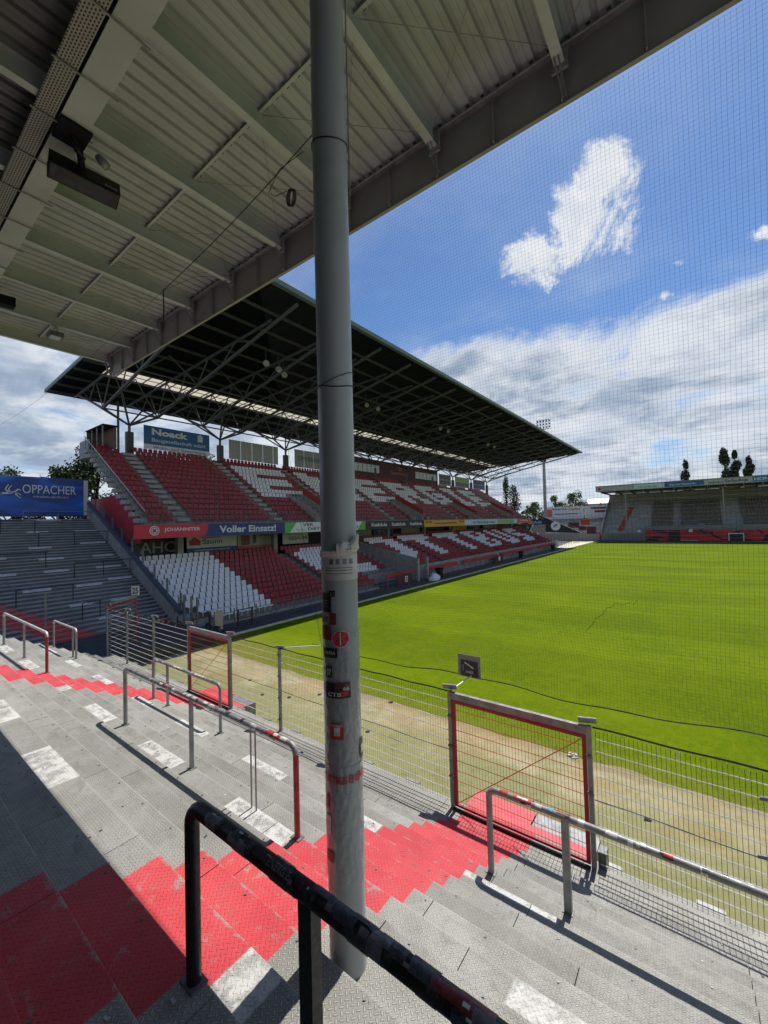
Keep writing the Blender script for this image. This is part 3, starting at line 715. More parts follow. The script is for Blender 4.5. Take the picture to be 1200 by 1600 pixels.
rb.build('red_ribbons', 'red_paint', fa)
fence_run(-11.92, -4.13, [-9.5, -6.8], 'stretch of galvanised mesh fence between the two red gates')
fence_run(-1.48, 8.0, [1.05, 3.6, 6.2], 'stretch of galvanised mesh fence right of the near red gate')
q_ = random.Random(40)
for i, (x, z) in enumerate([(-10.9, -4.6), (-10.3, -4.9), (-9.1, -4.7), (-7.9, -4.35), (-7.2, -4.8), (-6.3, -4.85), (-5.6, -4.0), (-.75, -4.62), (.55, -4.58), (.6, -3.8)]):
    MB().obox((x, FY - .01, z), (.05, 0, .01), (0, .02, 0), (.004, 0, .022)).build('cable_clamp', 'galv_dark', label='small dark cable clamp on the fence wires between the two gates' if x < -4 else 'small dark cable clamp on the fence wires right of the near gate', cat='clamp', group='cable clamps left of the near gate' if x < -4 else 'cable clamps right of the near gate')
# hanging ends of net string on the ground side
def gate(xa, xb, label, near=True):
    root = empty('gate', ((xa + xb) / 2, FY, FZB), label, 'gate')
    zt = -3.44
    for x in (xa, xb):
        MB().box((x - .035, FY - .035, FZB - (.12 if x == xb else 0)), (x + .035, FY + .035, zt + .02)).build('post', 'galv', root)
        for z in (-3.9, -4.5, -5.1): MB().box((x - .05, FY - .055, z - .02), (x + .05, FY - .036, z + .02)).build('clamp', 'galv_dark', root)
        post_top(x, root, z=zt + .05)
    MB().box((xa + .04, FY - .03, zt - .13), (xb - .04, FY + .05, zt)).build('head_beam', 'galv', root)
    fr = MB().box((xa + .05, FY - .025, FZB + .05), (xa + .11, FY + .025, zt - .14)).box((xb - .11, FY - .025, FZB + .05), (xb - .05, FY + .025, zt - .14))
    fr.box((xa + .11, FY - .024, zt - .20), (xb - .11, FY + .024, zt - .141)).box((xa + .11, FY - .024, FZB + .05), (xb - .11, FY + .024, FZB + .09))
    leaf = fr.build('gate_leaf', 'red_paint', root)
    wire_mesh(xa + .11, xb - .11, FZB + .09, zt - .2, parent=root, hmat='red_wire', vmat='black_steel', y=FY)
    MB().tube([(xa + .12, FY - .02, FZB + .12), (xb - .12, FY - .02, zt - .22)], .008, 6).build('brace_rod', 'red_wire', root)
    MB().tube([(xa + .04, FY - .07, FZB + .03), (xb - .04, FY - .07, FZB + .03)], .03, 10).build('bottom_rail', 'black_steel', root)
    return root
g1 = gate(-4.1, -1.53, 'near red-framed mesh gate at the foot of the red aisle')
g2 = gate(-14.55, -11.95, 'far red-framed mesh gate standing beyond the long barrier')
q_ = random.Random(6); tm = MB()
for x, l in ((-3.3, .18), (-2.75, .16)): tm.tube([(x, FY - .05, -3.60), (x - .03, FY - .07, -3.60 - l)], .005, 4)
tm.build('cable_ties', 'white_paint', g1, kind='stuff')
for xa, xb, lb in ((-4.0, -1.6, 'worn red step with a bare silver end outside the near gate'), (-14.5, -12.0, 'red step outside the far gate')):
    r_ = empty('gate_step', ((xa + xb) / 2, 8.0, ZG), lb, 'step')
    MB().box((xa, 7.68, ZG), (xb, 8.04, -5.86)).build('tread', 'red_tread', r_)
    MB().box((xa, 8.05, ZG), (xa + (xb - xa) * .52, 8.42, -5.862)).build('tread', 'red_tread', r_)
    MB().box((xa + (xb - xa) * .53, 8.05, ZG), (xb, 8.42, -5.864)).build('tread', 'galv', r_)
MAT['red_paint'].node_tree
# junction box beside the right gate post
MB().box((-1.48, FY + .05, FZB - .1), (-1.36, FY + .24, FZB + .26)).build('lock_box', 'galv_dark', label='battered grey metal box at the foot of the right gate post', cat='box')
def lump(cx_, cy_, cz_, rx, ry, rz_, m_, name, label, cat, seed):
    vs = []; fs = []
    for j in range(6):
        for i in range(12):
            a = 2 * math.pi * i / 12; t = j / 5 * 1.5; n_ = 1 + .45 * mnoise.noise(Vector((math.cos(a) * 2 + seed, math.sin(a) * 2, j * .7)))
            vs.append((cx_ + math.cos(a) * math.cos(t) * rx * n_, cy_ + math.sin(a) * math.cos(t) * ry * n_, cz_ + math.sin(t) * rz_ * n_))
    for j in range(5):
        for i in range(12): fs.append((j * 12 + i, j * 12 + (i + 1) % 12, (j + 1) * 12 + (i + 1) % 12, (j + 1) * 12 + i))
    return MB().add(vs, fs).build(name, m_, label=label, cat=cat)
lump(-10.9, 8.45, ZG, .38, .25, .22, 'wood', 'earth_heap', 'small brown heap of earth against the fence left of the column', 'earth', 3)
lump(-2.95, 12.3, ZG, .16, .12, .10, 'paper', 'stone', 'pale stone lying at the ragged turf edge seen through the near gate', 'stone', 8)
# sign board over the near gate
sg = empty('warning_sign', (-4.1, 8.0, -3.3), 'small worn black picture sign on a stick above the near gate', 'sign')
MB().tube([(-4.12, 7.50, -3.44), (-3.92, 8.12, -3.28)], .014, 8).build('stick', 'galv_light', sg)
MB().box((-4.24, 8.13, -3.33), (-3.72, 8.14, -2.86)).build('backing', 'galv', sg)
MB().box((-4.17, 8.118, -3.31), (-3.78, 8.128, -2.98)).build('picture', 'st_black', sg)
MB().obox((-3.97, 8.112, -3.07), (.10, 0, -.05), (0, .003, 0), (.006, 0, .012)).build('white_bar', 'st_white', sg)
MB().obox((-4.11, 8.112, -3.13), (.02, 0, 0), (0, .003, 0), (0, 0, .07)).build('white_bar', 'st_grey', sg)
text('HIER', (-4.04, 8.114, -3.24), UX, UZ, .17, .055, 'st_white', sg, lift=.002)
# white tube lying beyond the fence post
MB().tube([(-9.45, 7.6, -3.44), (-8.6, 8.25, -3.40)], .018, 8).build('net_stay', 'white_paint', label='short pale stay tube reaching from the fence post out to the net rope', cat='tube')
# corner gate (25)
ca = empty('gate', (-22.6, 8.3, FZB), 'red-topped gate turned sideways at the left fence corner under sign 25', 'gate')
A_, B_ = Vector((-22.1, 7.5, 0)), Vector((-23.3, 9.2, 0)); dv = (B_ - A_).normalized(); ln = (B_ - A_).length
def CP(s_, z, o_): p = A_ + dv * s_ + Vector((-dv.y, dv.x, 0)) * o_; return (p.x, p.y, z)
MB().beam(CP(0, -3.42, 0), CP(ln, -3.42, 0), .12, .08).build('head_beam', 'galv', ca)
MB().beam(CP(.05, -3.52, 0), CP(ln - .05, -3.52, 0), .05, .07).build('gate_leaf', 'red_paint', ca)
for s_ in (0, ln):
    MB().beam(CP(s_, -5.85, 0), CP(s_, -3.4, 0), .07, .07, up=(1, 0, 0)).build('post', 'galv' if s_ == 0 else 'red_paint', ca)
wire_mesh(.05, ln - .05, -5.7, -3.6, parent=ca, P=CP, hmat='wire_zinc')
s25 = empty('block_sign', (-23.45, 9.28, FZB), 'white square number 25 sign on a grey post', 'sign')
MB().tube([(-23.45, 9.28, -6.6), (-23.45, 9.28, -3.0)], .035, 8).build('post', 'galv_dark', s25)
nrm = Vector((-Xc[0], 0, 0)); ux25 = Vector((.80, .60, 0)); nz25 = ux25.cross(Vector(UZ))
MB().obox(Vector((-23.45, 9.28, -3.12)) + nz25 * .05, ux25 * .21, Vector((0, 0, .24)), nz25 * .006).build('plate', 'white_paint', s25)
text('25', Vector((-23.45, 9.28, -3.28)) + nz25 * .06 - ux25 * .15, ux25, UZ, .30, .32, 'st_black', s25, lift=.004)

rp_ = empty('rope_line', (-24.5, 5.78, ZG), 'thin grey pole carrying two slack ropes from the fence corner towards the left edge', 'rope')
MB().tube([(-24.5, 5.78, ZG), (-24.5, 5.78, -2.75)], .035, 8).build('pole', 'galv', rp_)
MB().tube([(-22.1, 7.45, -3.5), (-24.5, 5.78, -2.85), (-26.6, 4.0, -2.1), (-28.5, 2.0, -1.6)], .012, 5).build('rope', 'galv', rp_)
MB().tube([(-24.5, 5.78, -4.1), (-26.0, 4.45, -3.37), (-28.0, 2.4, -2.7)], .012, 5).build('rope', 'galv', rp_)
# ------------------------------------------------------------------ net
NTY, NTZ, NBY = 6.40, 6.05, 8.25     # hangs from the girder, held out beyond the fence by stays
def rope_z(x): return -3.44 + .012 * (x + 8) + .05 * math.sin(x * 1.3 + .5) + .018 * math.sin(x * 3.6)
def nwob(x, z):
    s_ = max(0.0, (NTZ - z) / 9.5)
    return (.11 * s_ * s_ * mnoise.noise(Vector((x * .55, z * .5, 2))) + .006 * mnoise.noise(Vector((x * 1.4, z * 1.3, 8))),
            .10 * s_ * mnoise.noise(Vector((x * .5, z * .5, 11))),
            .12 * s_ * s_ * mnoise.noise(Vector((x * .7, z * .5, 5))) + .006 * mnoise.noise(Vector((x * 1.6, z * 1.2, 3))))
def ny_(z): return NTY + (NBY - NTY) * (NTZ - z) / (NTZ + 3.45)
net = empty('safety_net', (-3, NBY, -3.5), 'fine black square-mesh safety net hanging from the roof edge to above the fence', 'net')
nm = MB(); NX0, NX1 = -8.6, 2.9; cell = .056; ncol = int((NX1 - NX0) / cell)
for i in range(ncol + 1):
    x = NX0 + i * cell; zb_ = rope_z(x); pts = []
    for j in range(21):
        t = 1 - (1 - j / 20) ** 1.5; z = zb_ + (NTZ - zb_) * t; w = nwob(x, z) if j else (0, 0, 0); pts.append((x + w[0], ny_(z) + (w[1] if j else 0), z))
    nm.tube(pts, .00115, 3, False)
nm.build('net_strings', 'net_string', net, kind='stuff')
nm = MB(); j = 0; z = -3.42
while z < NTZ:
    pts = []
    for i in range(45):
        x = NX0 + (NX1 - NX0) * i / 44; w = nwob(x, z); zz_ = z + w[2]
        if zz_ < rope_z(x) + .01: zz_ = rope_z(x) + .01
        pts.append((x, ny_(z) + w[1], zz_))
    nm.tube(pts, .00115, 3, False); z += cell
nm.build('net_strings', 'net_string', net, kind='stuff')
MB().tube([(x, NBY, rope_z(x)) for x in np.arange(NX0 - .4, NX1, .12)], .010, 6).build('bottom_rope', 'net_string', net)
MB().tube([(NX0, NBY, rope_z(NX0) - .4), (NX0, NBY, rope_z(NX0)), (NX0, NTY, NTZ)], .004, 5).build('edge_cord', 'net_string', net)
MB().tube([(-1.595, 7.96, -1.963), (-1.50, 7.94, -1.86), (-1.446, 7.918, -1.746), (-1.33, 7.90, -1.66), (-1.253, 7.876, -1.531), (-1.18, 7.86, -1.51), (-1.112, 7.856, -1.427), (-1.0, 7.85, -1.45), (-.897, 7.85, -1.396), (-.86, 7.84, -1.44), (-.795, 7.842, -1.354)], .0035, 4).build('snagged_strands', 'net_string', net)
# ------------------------------------------------------------------ near roof
RX0, RX1, RYB = -18.13, 9.3, -8.0  # roof and hung fittings scaled about the camera, baked into plain numbers
rf = empty('terrace_roof', (-6, 6.32, 6.1), 'pale ribbed steel roof over our terrace with rafters and a deep front girder', 'roof')
raft = [-17.95 + 2.082 * i for i in range(14)]
ZD, ZR, GY = 6.90, 6.555, 6.32     # sheeting underside, rafter underside, girder line
for i in range(13):
    a, b_ = raft[i] - (.18 if i == 0 else 0), raft[i + 1]
    per = .2603; nper = int(round((b_ - a) / per)); per = (b_ - a) / nper
    vs = []; fs = []; pts = []
    for j in range(nper):
        x = a + j * per
        pts += [(x, 0), (x + per * .30, 0), (x + per * .33, .007), (x + per * .36, 0), (x + per * .66, 0), (x + per * .74, .05), (x + per * .92, .05)]
    pts.append((b_, 0))
    for ya_, yb_, m_ in ((RYB, 2.15, 'roof_sheet_shaded'), (2.15, GY + .16, 'roof_sheet')):  # rear length takes the copy with painted shade
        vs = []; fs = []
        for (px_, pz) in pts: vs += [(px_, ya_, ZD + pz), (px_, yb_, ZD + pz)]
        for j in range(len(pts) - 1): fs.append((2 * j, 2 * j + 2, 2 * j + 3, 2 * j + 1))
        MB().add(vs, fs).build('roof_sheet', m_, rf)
MB().box((RX0, RYB, ZD + .07), (RX1, GY + .18, ZD + .10)).build('roof_skin', 'galv_light', rf)
def ibeam_y(x, y0, y1, zb_, h, w, t=.012):
    m_ = MB(); m_.box((x - w / 2, y0, zb_), (x + w / 2, y1, zb_ + t)); m_.box((x - .004, y0, zb_ + t), (x + .004, y1, zb_ + h - t)); m_.box((x - w / 2, y0, zb_ + h - t), (x + w / 2, y1, zb_ + h)); return m_
for x in raft:
    ibeam_y(x, 2.385, 6.19, ZR, ZD - ZR - .004, .14).build('rafter', 'roof_steel', rf)
    ibeam_y(x, RYB, 1.86, ZR, ZD - ZR - .004, .14).build('rafter', 'roof_steel', rf)
    MB().box((x - .11, 6.18, 6.47), (x + .11, 6.22, 6.84)).build('end_plate', 'girder_steel', rf)
    MB().box((x - .008, 6.24, 6.085), (x + .008, 6.313, 6.82)).build('stiffener', 'girder_steel', rf)
    MB().box((x + 1.04 - .008, 6.24, 6.085), (x + 1.04 + .008, 6.313, 6.82)).build('stiffener', 'girder_steel', rf)
    MB().tube([(x - .04, 6.04, 6.55), (x + .02, 6.24, 6.10)], .015, 6).build('knee_brace', 'galv', rf)
    MB().tube([(x + .02, 6.04, 6.55), (x + .06, 6.24, 6.10)], .012, 6).build('knee_brace', 'galv', rf)
MB().box((RX0 + .2, 6.313, 6.07), (RX1, 6.325, 6.89)).build('front_girder', 'girder_steel', rf)
MB().box((RX0 + .2, 6.285, 6.055), (RX1, 6.355, 6.069)).build('girder_flange', 'girder_steel', rf)
MB().box((RX0 + .2, 6.225, 6.825), (RX1, 6.312, 6.845)).build('girder_flange', 'galv', rf)
MB().tube([(RX0, 6.17, 6.795), (RX1, 6.17, 6.795)], .02, 8).build('eaves_pipe', 'galv', rf)
MB().box((RX0 + .2, 6.34, 6.78), (RX1, 6.52, 6.89)).build('gutter', 'galv_light', rf)
MB().box((RX0, 2.00, 6.53), (RX1, 2.378, 6.55)).box((RX0, 2.18, 6.55), (RX1, 2.20, 6.895)).build('main_beam', 'roof_steel', rf)
MB().box((RX0, 1.70, 6.51), (RX1, 1.95, 6.517)).build('cable_tray', 'perforated', rf)
for x in np.arange(-17.5, 9, 1.08):
    MB().box((x - .012, 1.66, 6.487), (x + .012, 2.47, 6.503)).build('hanger', 'galv', rf)
for i in range(13):
    a, b_ = raft[i], raft[i + 1]
    for yv in (4.09, -.6, -4.0):
        MB().box((a + .01, yv - .026, 6.82), (b_ - .01, yv + .026, 6.826)).box((a + .01, yv - .003, 6.826), (b_ - .01, yv + .003, 6.898)).build('purlin', 'roof_steel', rf)
    MB().tube([(a + .04, 4.13, 6.80), (b_ - .04, 6.10, 6.765)], .0055, 6).build('brace_rod', 'galv', rf)
    MB().tube([(b_ - .04, 4.13, 6.785), (a + .04, 6.10, 6.78)], .0055, 6).build('brace_rod', 'galv', rf)
    cl_ = MB()
    for j in range(8):
        x = a + .10 + j * .26
        for yv in (4.13, 6.20): cl_.box((x, yv - .012, 6.875), (x + .05, yv + .035, 6.898))
    cl_.build('sheet_clips', 'girder_dark', rf, kind='stuff')
MB().box((RX0, RYB - .2, ZG), (RX1, RYB - .02, 6.86)).build('sky_block_wall', 'concrete', label='plain unseen wall added behind the terrace to block sky light', cat='wall')  # unseen, added to keep sky light out from behind
# loudspeaker under the main beam
sp = empty('loudspeaker', (-7.9, 2.3, 6.5), 'long black loudspeaker hanging under the main beam at upper left', 'speaker')
c_ = Vector((-8.25, 2.50, 6.13)); ay = Vector((.10, .72, -.03)).normalized(); az = Vector((-.38, .05, .92)); az = (az - ay * az.dot(ay)).normalized(); ax = ay.cross(az)
MB().obox(c_, ax * .15, ay * .50, az * .15).build('cabinet', 'black_plastic', sp)
MB().obox(c_ + ax * .153, ax * .004, ay * .48, az * .13).build('grille', 'tarp_black', sp)
MB().obox(c_ - az * .153, ax * .13, ay * .48, az * .004).build('grille', 'tarp_black', sp)
text('BOSE', c_ + ax * .158 + ay * .27 - az * .10, ay, az, .18, .045, 'beige', sp, lift=.003, bold=.02)
MB().box((-8.1, 2.0, 6.47), (-7.6, 2.42, 6.526)).build('mounting_plate', 'black_plastic', sp)
MB().tube([(-7.85, 2.22, 6.50), (-7.95, 2.34, 6.36), (-8.1, 2.42, 6.22)], .055, 8).build('bracket_arm', 'black_plastic', sp)
q_ = random.Random(21)
for i in range(5):
    pts = [(-7.86 - .02 * i, 2.15 + .015 * i, 6.47), (-7.83 - .035 * i, 2.24 + .07 * q_.random(), 6.34 - .07 * q_.random()), (-7.93, 2.37 + .07 * q_.random(), 6.28), (-7.97, 2.37, 6.23)]
    MB().tube(pts, .008, 5).build('cable', 'cable', sp)
MB().tube([(-7.82, 2.55, 6.36), (-7.80, 2.62, 6.30), (-7.79, 2.70, 6.24)], [.05, .075, .06], 12).build('lamp_globe', 'galv', sp, smooth=True)
s2 = empty('loudspeaker', (-14.4, 2.4, 6.5), 'dark loudspeaker cut off by the left edge of the picture', 'speaker')
MB().obox((-14.4, 2.42, 6.19), (.14, 0, 0), (.04, .32, 0), (0, 0, .12)).build('cabinet', 'black_plastic', s2)
MB().tube([(-14.35, 2.3, 6.5), (-14.4, 2.37, 6.25)], .04, 8).build('bracket_arm', 'black_plastic', s2)
lp = empty('roof_lamp', (-15.9, 4.1, 6.55), 'small grey floodlight hanging under the roof near its left end', 'lamp')
MB().box((-16.15, 3.84, 6.20), (-15.76, 4.20, 6.35)).build('housing', 'galv_dark', lp)
MB().box((-16.11, 3.88, 6.19), (-15.8, 4.16, 6.199)).build('glass', 'glass_pale', lp)
MB().tube([(-16.16, 4.02, 6.28), (-16.16, 4.02, 6.45), (-15.95, 4.02, 6.55), (-15.75, 4.02, 6.45), (-15.75, 4.02, 6.28)], .011, 6).build('yoke', 'galv_dark', lp)
cb = empty('hanging_cable', (-8.6, 4.3, 5.3), 'thin dark cable slung under the roof with a small coil near the column', 'cable')
P0, P1, P2 = Vector((-4.0, 4.25, 6.0)), Vector((-9.32, 4.31, 5.39)), Vector((-27.3, 4.31, 5.1))
MB().tube([P0.lerp(P1, t) + Vector((0, 0, -.09 * math.sin(math.pi * t))) for t in np.linspace(0, 1, 14)], .009, 6).build('strand', 'cable', cb)
MB().tube([P1.lerp(P2, t) + Vector((0, 0, -.3 * math.sin(math.pi * t))) for t in np.linspace(0, 1, 14)], .004, 6).build('strand', 'cable', cb)
MB().tube([(-9.32, 4.31, 5.39), (-9.37, 4.34, 5.03), (-9.51, 4.38, 4.52)], .014, 6).build('dangling_end', 'cable', cb)
MB().tube([(-9.32, 4.31, 5.39), (-9.3, 5.03, 6.03), (-9.26, 6.03, 6.53)], .004, 6).build('strand', 'cable', cb)
for i in range(5):
    pts = [(-5.0 + .08 * math.cos(t) + .008 * i, 4.31 + .01 * i, 5.31 + .14 * math.sin(t)) for t in np.linspace(0, 2 * math.pi, 22)]
    MB().tube(pts, .006, 5).build('coil', 'cable', cb)
MB().tube([(-4.6, 4.26, 5.8), (-5.2, 4.27, 5.85), (-5.5, 4.28, 5.62), (-5.35, 4.3, 5.5), (-5.07, 4.31, 5.45)], .006, 5).build('strand', 'cable', cb)

# ------------------------------------------------------------------ corner terrace (left, in the shade)
ct = empty('corner_terrace', (-35, 3, ZG), 'dark stepped standing terrace in the left corner between our terrace and the grandstand', 'terrace')
NR = 37; cx0, cz0 = -27.8, -5.8
for i in range(NR):
    xf = cx0 - .405 * i; zt = cz0 + .1925 * i + .0
    MB().box((xf - .405 - .05, -14, zt - .05), (xf, 13.05, zt)).build('step', 'dark_step', ct)
    MB().box((xf - .02, -14, zt + .002), (xf + .012, 13.05, zt + .012)).build('nosing', 'lit_lip', ct)  # pale edge strip painting the sky light on each tread
MB().box((cx0, -14, ZG - .3), (cx0 + 5.6, 13.0, -6.0)).build('concourse', 'asphalt', kind='structure')
def cz(x): return cz0 + .1925 * math.floor((cx0 - x) / .405)
MB().prism([(cx0 - .06, ZG - .2), (cx0 - .06, cz0 - .06)] + [p for i in range(1, NR) for p in ((cx0 - .06 - .405 * i + .0, cz0 + .1925 * (i - 1) - .06), (cx0 - .06 - .405 * i, cz0 + .1925 * i - .06))] + [(cx0 - .405 * NR, cz0 + .1925 * (NR - 1) - .06), (cx0 - .405 * NR, ZG - .2)], 'y', -14, 13.04).build('substructure', 'riser_shade', ct)
ra = MB()
for i in range(NR):
    xf = cx0 - .405 * i; zt = cz0 + .1925 * i
    yc_ = 7.95 - .37 * i
    if i < 13: ra.box((xf - .39, yc_ - 1.05, zt + .001), (xf + .013, yc_ + 1.0, zt + .014)); ra.box((xf - .055, yc_ - 1.05, zt - .18), (xf - .04, yc_ + 1.0, zt - .051))
ra.build('painted_aisle', 'red_tread', ct)
# pale kneeling patches
pt_ = [(-42.4, 8.6, 11.0), (-42.4, 4.2, 6.8), (-40.4, 8.4, 9.7), (-40.7, 11.4, 13.0), (-38.3, 8.0, 9.3), (-38.4, 11.2, 12.9), (-36.5, 8.2, 9.6), (-36.6, 11.4, 12.8), (-34.9, 8.1, 9.5), (-35.0, 11.1, 12.7), (-33.0, 9.3, 10.8), (-33.1, 11.3, 12.8), (-32.7, 6.6, 8.0), (-30.9, 8.4, 9.6), (-36.9, 5.6, 6.6), (-34.9, 5.8, 6.7), (-30.9, 10.6, 12.0), (-29.2, 9.4, 10.6)]
pm_ = mat('pale_worn', (.60, .62, .63), .7, 0, .2, 3, dirt=(.25, .27, .28), dirt_amt=.7, dscale=3)
mat('rail_dark', (.04, .045, .05), .5, .2)
for (x, a, b_) in pt_:
    i = math.floor((cx0 - x) / .405); xf = cx0 - .405 * i; zt = cz0 + .1925 * i
    MB().box((xf - .38, a, zt + .001), (xf + .014, b_, zt + .016)).box((xf + .0005, a, zt - .12), (xf + .013, b_, zt + .0009)).build('painted_patch', 'pale_worn', ct)
bl = [(-41.9, 8.5, 13.05, 'pale', 'topmost'), (-40.0, 3.0, 8.9, 'dark', ''), (-38.1, 8.6, 13.05, 'dark', ''), (-35.1, 3.6, 8.4, 'dark', ''), (-33.7, 9.5, 13.05, 'dark', ''), (-31.1, 6.0, 8.8, 'dark', ''), (-29.1, 8.6, 9.6, 'dark', '')]
lbs = ['pale barrier at the very top of the corner terrace below the blue board', 'long dark barrier high on the corner terrace cut by the picture edge', 'dark barrier high on the corner terrace ending at the parapet', 'dark barrier halfway up the corner terrace at the picture edge', 'dark barrier halfway up the corner terrace ending at the parapet', 'low dark barrier on the corner terrace above the red aisle', 'lowest short dark barrier on the corner terrace behind the fence corner']
for (x, a, b_, c, _), lb in zip(bl, lbs):
    zb_ = cz(x); r_ = empty('crush_barrier', (x, (a + b_) / 2, zb_), lb, 'barrier', 'crush barriers on the corner terrace'); mt = 'galv' if c == 'pale' else 'rail_dark'
    MB().tube([(x, a, zb_ + .98), (x, a + .06, zb_ + 1.04), (x, b_, zb_ + 1.04)], .032, 8).build('top_rail', mt, r_)
    n_ = max(1, int(round((b_ - a) / 2.3)))
    for j in range(n_ + 1):
        y = a + (b_ - a - .1) * j / n_
        MB().tube([(x, y, zb_), (x, y, zb_ + 1.02)], .03, 8).build('post', mt, r_)
# parapet between corner terrace and grandstand
pw = empty('parapet_wall', (-35, 13.2, ZG), 'sloping concrete parapet topped by a blue-grey steel beam and railing', 'wall')
def pz(x): return -5.8 + (cx0 - x) * (.1925 / .405)
MB().prism([(-43.0, pz(-43) - .9), (-27.5, ZG), (-27.3, pz(-27.3) + .95), (-43.0, pz(-43) + 1.05)], 'y', 13.08, 13.30).build('concrete_wall', 'concrete', pw)
MB().beam((-43.0, 13.2, pz(-43) + 1.17), (-26.6, 13.2, pz(-26.6) + 1.02), .26, .26).build('cap_beam', 'blue_steel', pw)
for i in range(9):
    x = -41.5 + i * 1.85; MB().box((x - .05, 13.2, pz(x) + 1.1), (x + .05, 13.3, pz(x) + 2.2)).build('post', 'galv_dark', pw)
for h in (1.45, 1.65, 1.85, 2.05): MB().tube([(-42.8, 13.25, pz(-42.8) + h), (-26.7, 13.25, pz(-26.7) + h)], .008, 5).build('railing_wire', 'galv', pw)
for x in (-26.3, -25.4, -24.7):
    MB().box((x - .05, 13.2, ZG), (x + .05, 13.3, ZG + 2.4)).build('end_post', 'galv_dark', pw)
# big blue advertising board
ob = empty('advertising_board', (-43.4, 5, 1.4), 'big blue mineral water advertising board above the corner terrace', 'billboard')
board_x(-43.3, -12, 12.9, 1.40, 4.68, 'water_blue', ob, 'panel', .12)
MB().box((-43.5, 12.92, 1.5), (-43.2, 13.22, 4.6)).build('end_strip', 'white_paint', ob)
text('OPPACHER', (-43.3, 8.75, 3.30), UY, UZ, 3.60, .72, 'white_paint', ob, bold=.0)
text('MINERALQUELLEN', (-43.3, 9.45, 2.94), UY, UZ, 2.35, .17, 'white_paint', ob, bold=.0)
text('OPPACHER', (-43.3, 3.6, 3.30), UY, UZ, 3.60, .72, 'white_paint', ob, bold=.0)
# leaping winged emblem in white strokes
em = MB()
def stroke(pts, w0, w1):
    n_ = len(pts)
    for i in range(n_ - 1):
        a = w0 + (w1 - w0) * i / (n_ - 1); b_ = w0 + (w1 - w0) * (i + 1) / (n_ - 1)
        (ya, za), (yb2, zb2) = pts[i], pts[i + 1]; d = Vector((0, yb2 - ya, zb2 - za)).normalized(); nn_ = Vector((0, -d.z, d.y))
        p, q2 = Vector((-43.285, ya, za)), Vector((-43.285, yb2, zb2))
        em.quad(p - nn_ * a, q2 - nn_ * b_, q2 + nn_ * b_, p + nn_ * a)
oy, oz = 7.15, 3.0
stroke([(oy, oz + .05), (oy + .35, oz + .25), (oy + .8, oz + .28), (oy + 1.15, oz + .42), (oy + 1.35, oz + .62)], .07, .05)
stroke([(oy + 1.35, oz + .62), (oy + 1.5, oz + .52)], .05, .02)
stroke([(oy + .75, oz + .3), (oy + .55, oz + .6), (oy + .75, oz + .95)], .05, .03); stroke([(oy + .85, oz + .3), (oy + .75, oz + .62), (oy + .95, oz + .9)], .05, .02)
stroke([(oy + 1.05, oz + .35), (oy + 1.3, oz + .05), (oy + 1.5, oz - .1)], .05, .02); stroke([(oy + 1.0, oz + .3), (oy + 1.4, oz + .25), (oy + 1.5, oz + .12)], .04, .02)
stroke([(oy + .35, oz + .22), (oy + .1, oz - .02), (oy - .1, oz - .05)], .05, .02); stroke([(oy + .3, oz + .25), (oy - .05, oz + .12), (oy - .2, oz + .02)], .04, .02)
em.build('emblem', 'white_paint', ob)

# ------------------------------------------------------------------ grandstand
gs = empty('grandstand', (-35, 60, ZG), 'large covered two-tier grandstand of red and white seats along the left touchline', 'grandstand')
YA, YE = 14.1, 103.0
# tiers as stepped concrete
def rowU(r): return (-33.0 - .83 * r, .42 + .52 * r)      # front edge X, floor Z of upper tier rows
def rowL(r, y): return (-26.0 - .8 * r, -6.4 + .32 * r + (.62 if y > 40 else 0))
def stepped(rows, ya, yb, name, mt, thick=.6, zbase=None):
    pts = []
    for (x, z) in rows: pts += [(x, z)]
    m_ = MB(); n_ = len(rows)
    for i, (x, z) in enumerate(rows):
        xb = rows[i + 1][0] if i < n_ - 1 else x - (rows[0][0] - rows[1][0])
        zb_ = (z - thick) if zbase is None else zbase
        m_.box((xb, ya, zb_), (x, yb, z))
    return m_.build(name, mt, gs)
U = [rowU(r) for r in range(15)]
stepped(U, YA, YE, 'upper_tier', 'concrete_step')
stepped([(x, z) for x, z in U], 13.55, YA - .01, 'end_stair', 'concrete_step', .32)
stepped([rowL(r, 0) for r in range(12)], 13.5, 33.2, 'lower_tier', 'concrete', zbase=ZG)
stepped([rowL(r, 0) for r in range(3, 12)], 33.21, 39.9, 'lower_tier', 'concrete', zbase=ZG)
stepped([rowL(r, 50) for r in range(1, 12)], 40.0, YE, 'lower_tier', 'concrete', zbase=ZG)
# wedge wall where the lower tier steps up
MB().prism([(-25.6, ZG), (-25.6, -4.05), (-35.8, -2.0), (-36, ZG)], 'y', 39.85, 40.15).build('wedge_wall', 'concrete', gs)
for yy in (39.6, 41.6): MB().box((-25.55, yy, ZG), (-25.3, yy + .3, -4.0)).build('gate_pier', 'concrete_step', gs)
MB().box((-26.3, 40.1, ZG), (-26.15, YE, -4.95)).build('front_wall', 'concrete', gs)
# red low barrier boards
for a, b_ in ((34.0, 39.3), (42.3, 50.0), (51.8, 64.0), (66, 84), (86, 99)):
    MB().box((-25.75, a, -5.75), (-25.68, b_, -5.25)).build('red_board', 'red_wall', gs)
# dark band of track-side fence
for i in range(62):
    y = 14.4 + i * 1.75
    MB().box((-25.28, y - .03, ZG), (-25.22, y + .03, ZG + (1.15 if y < 33 else .95))).build('fence_post', 'galv_dark', gs)
for z in (ZG + .95, ZG + .5): MB().tube([(-25.25, 14.4, z), (-25.25, 122, z)], .022, 5).build('fence_rail', 'galv_dark', gs)
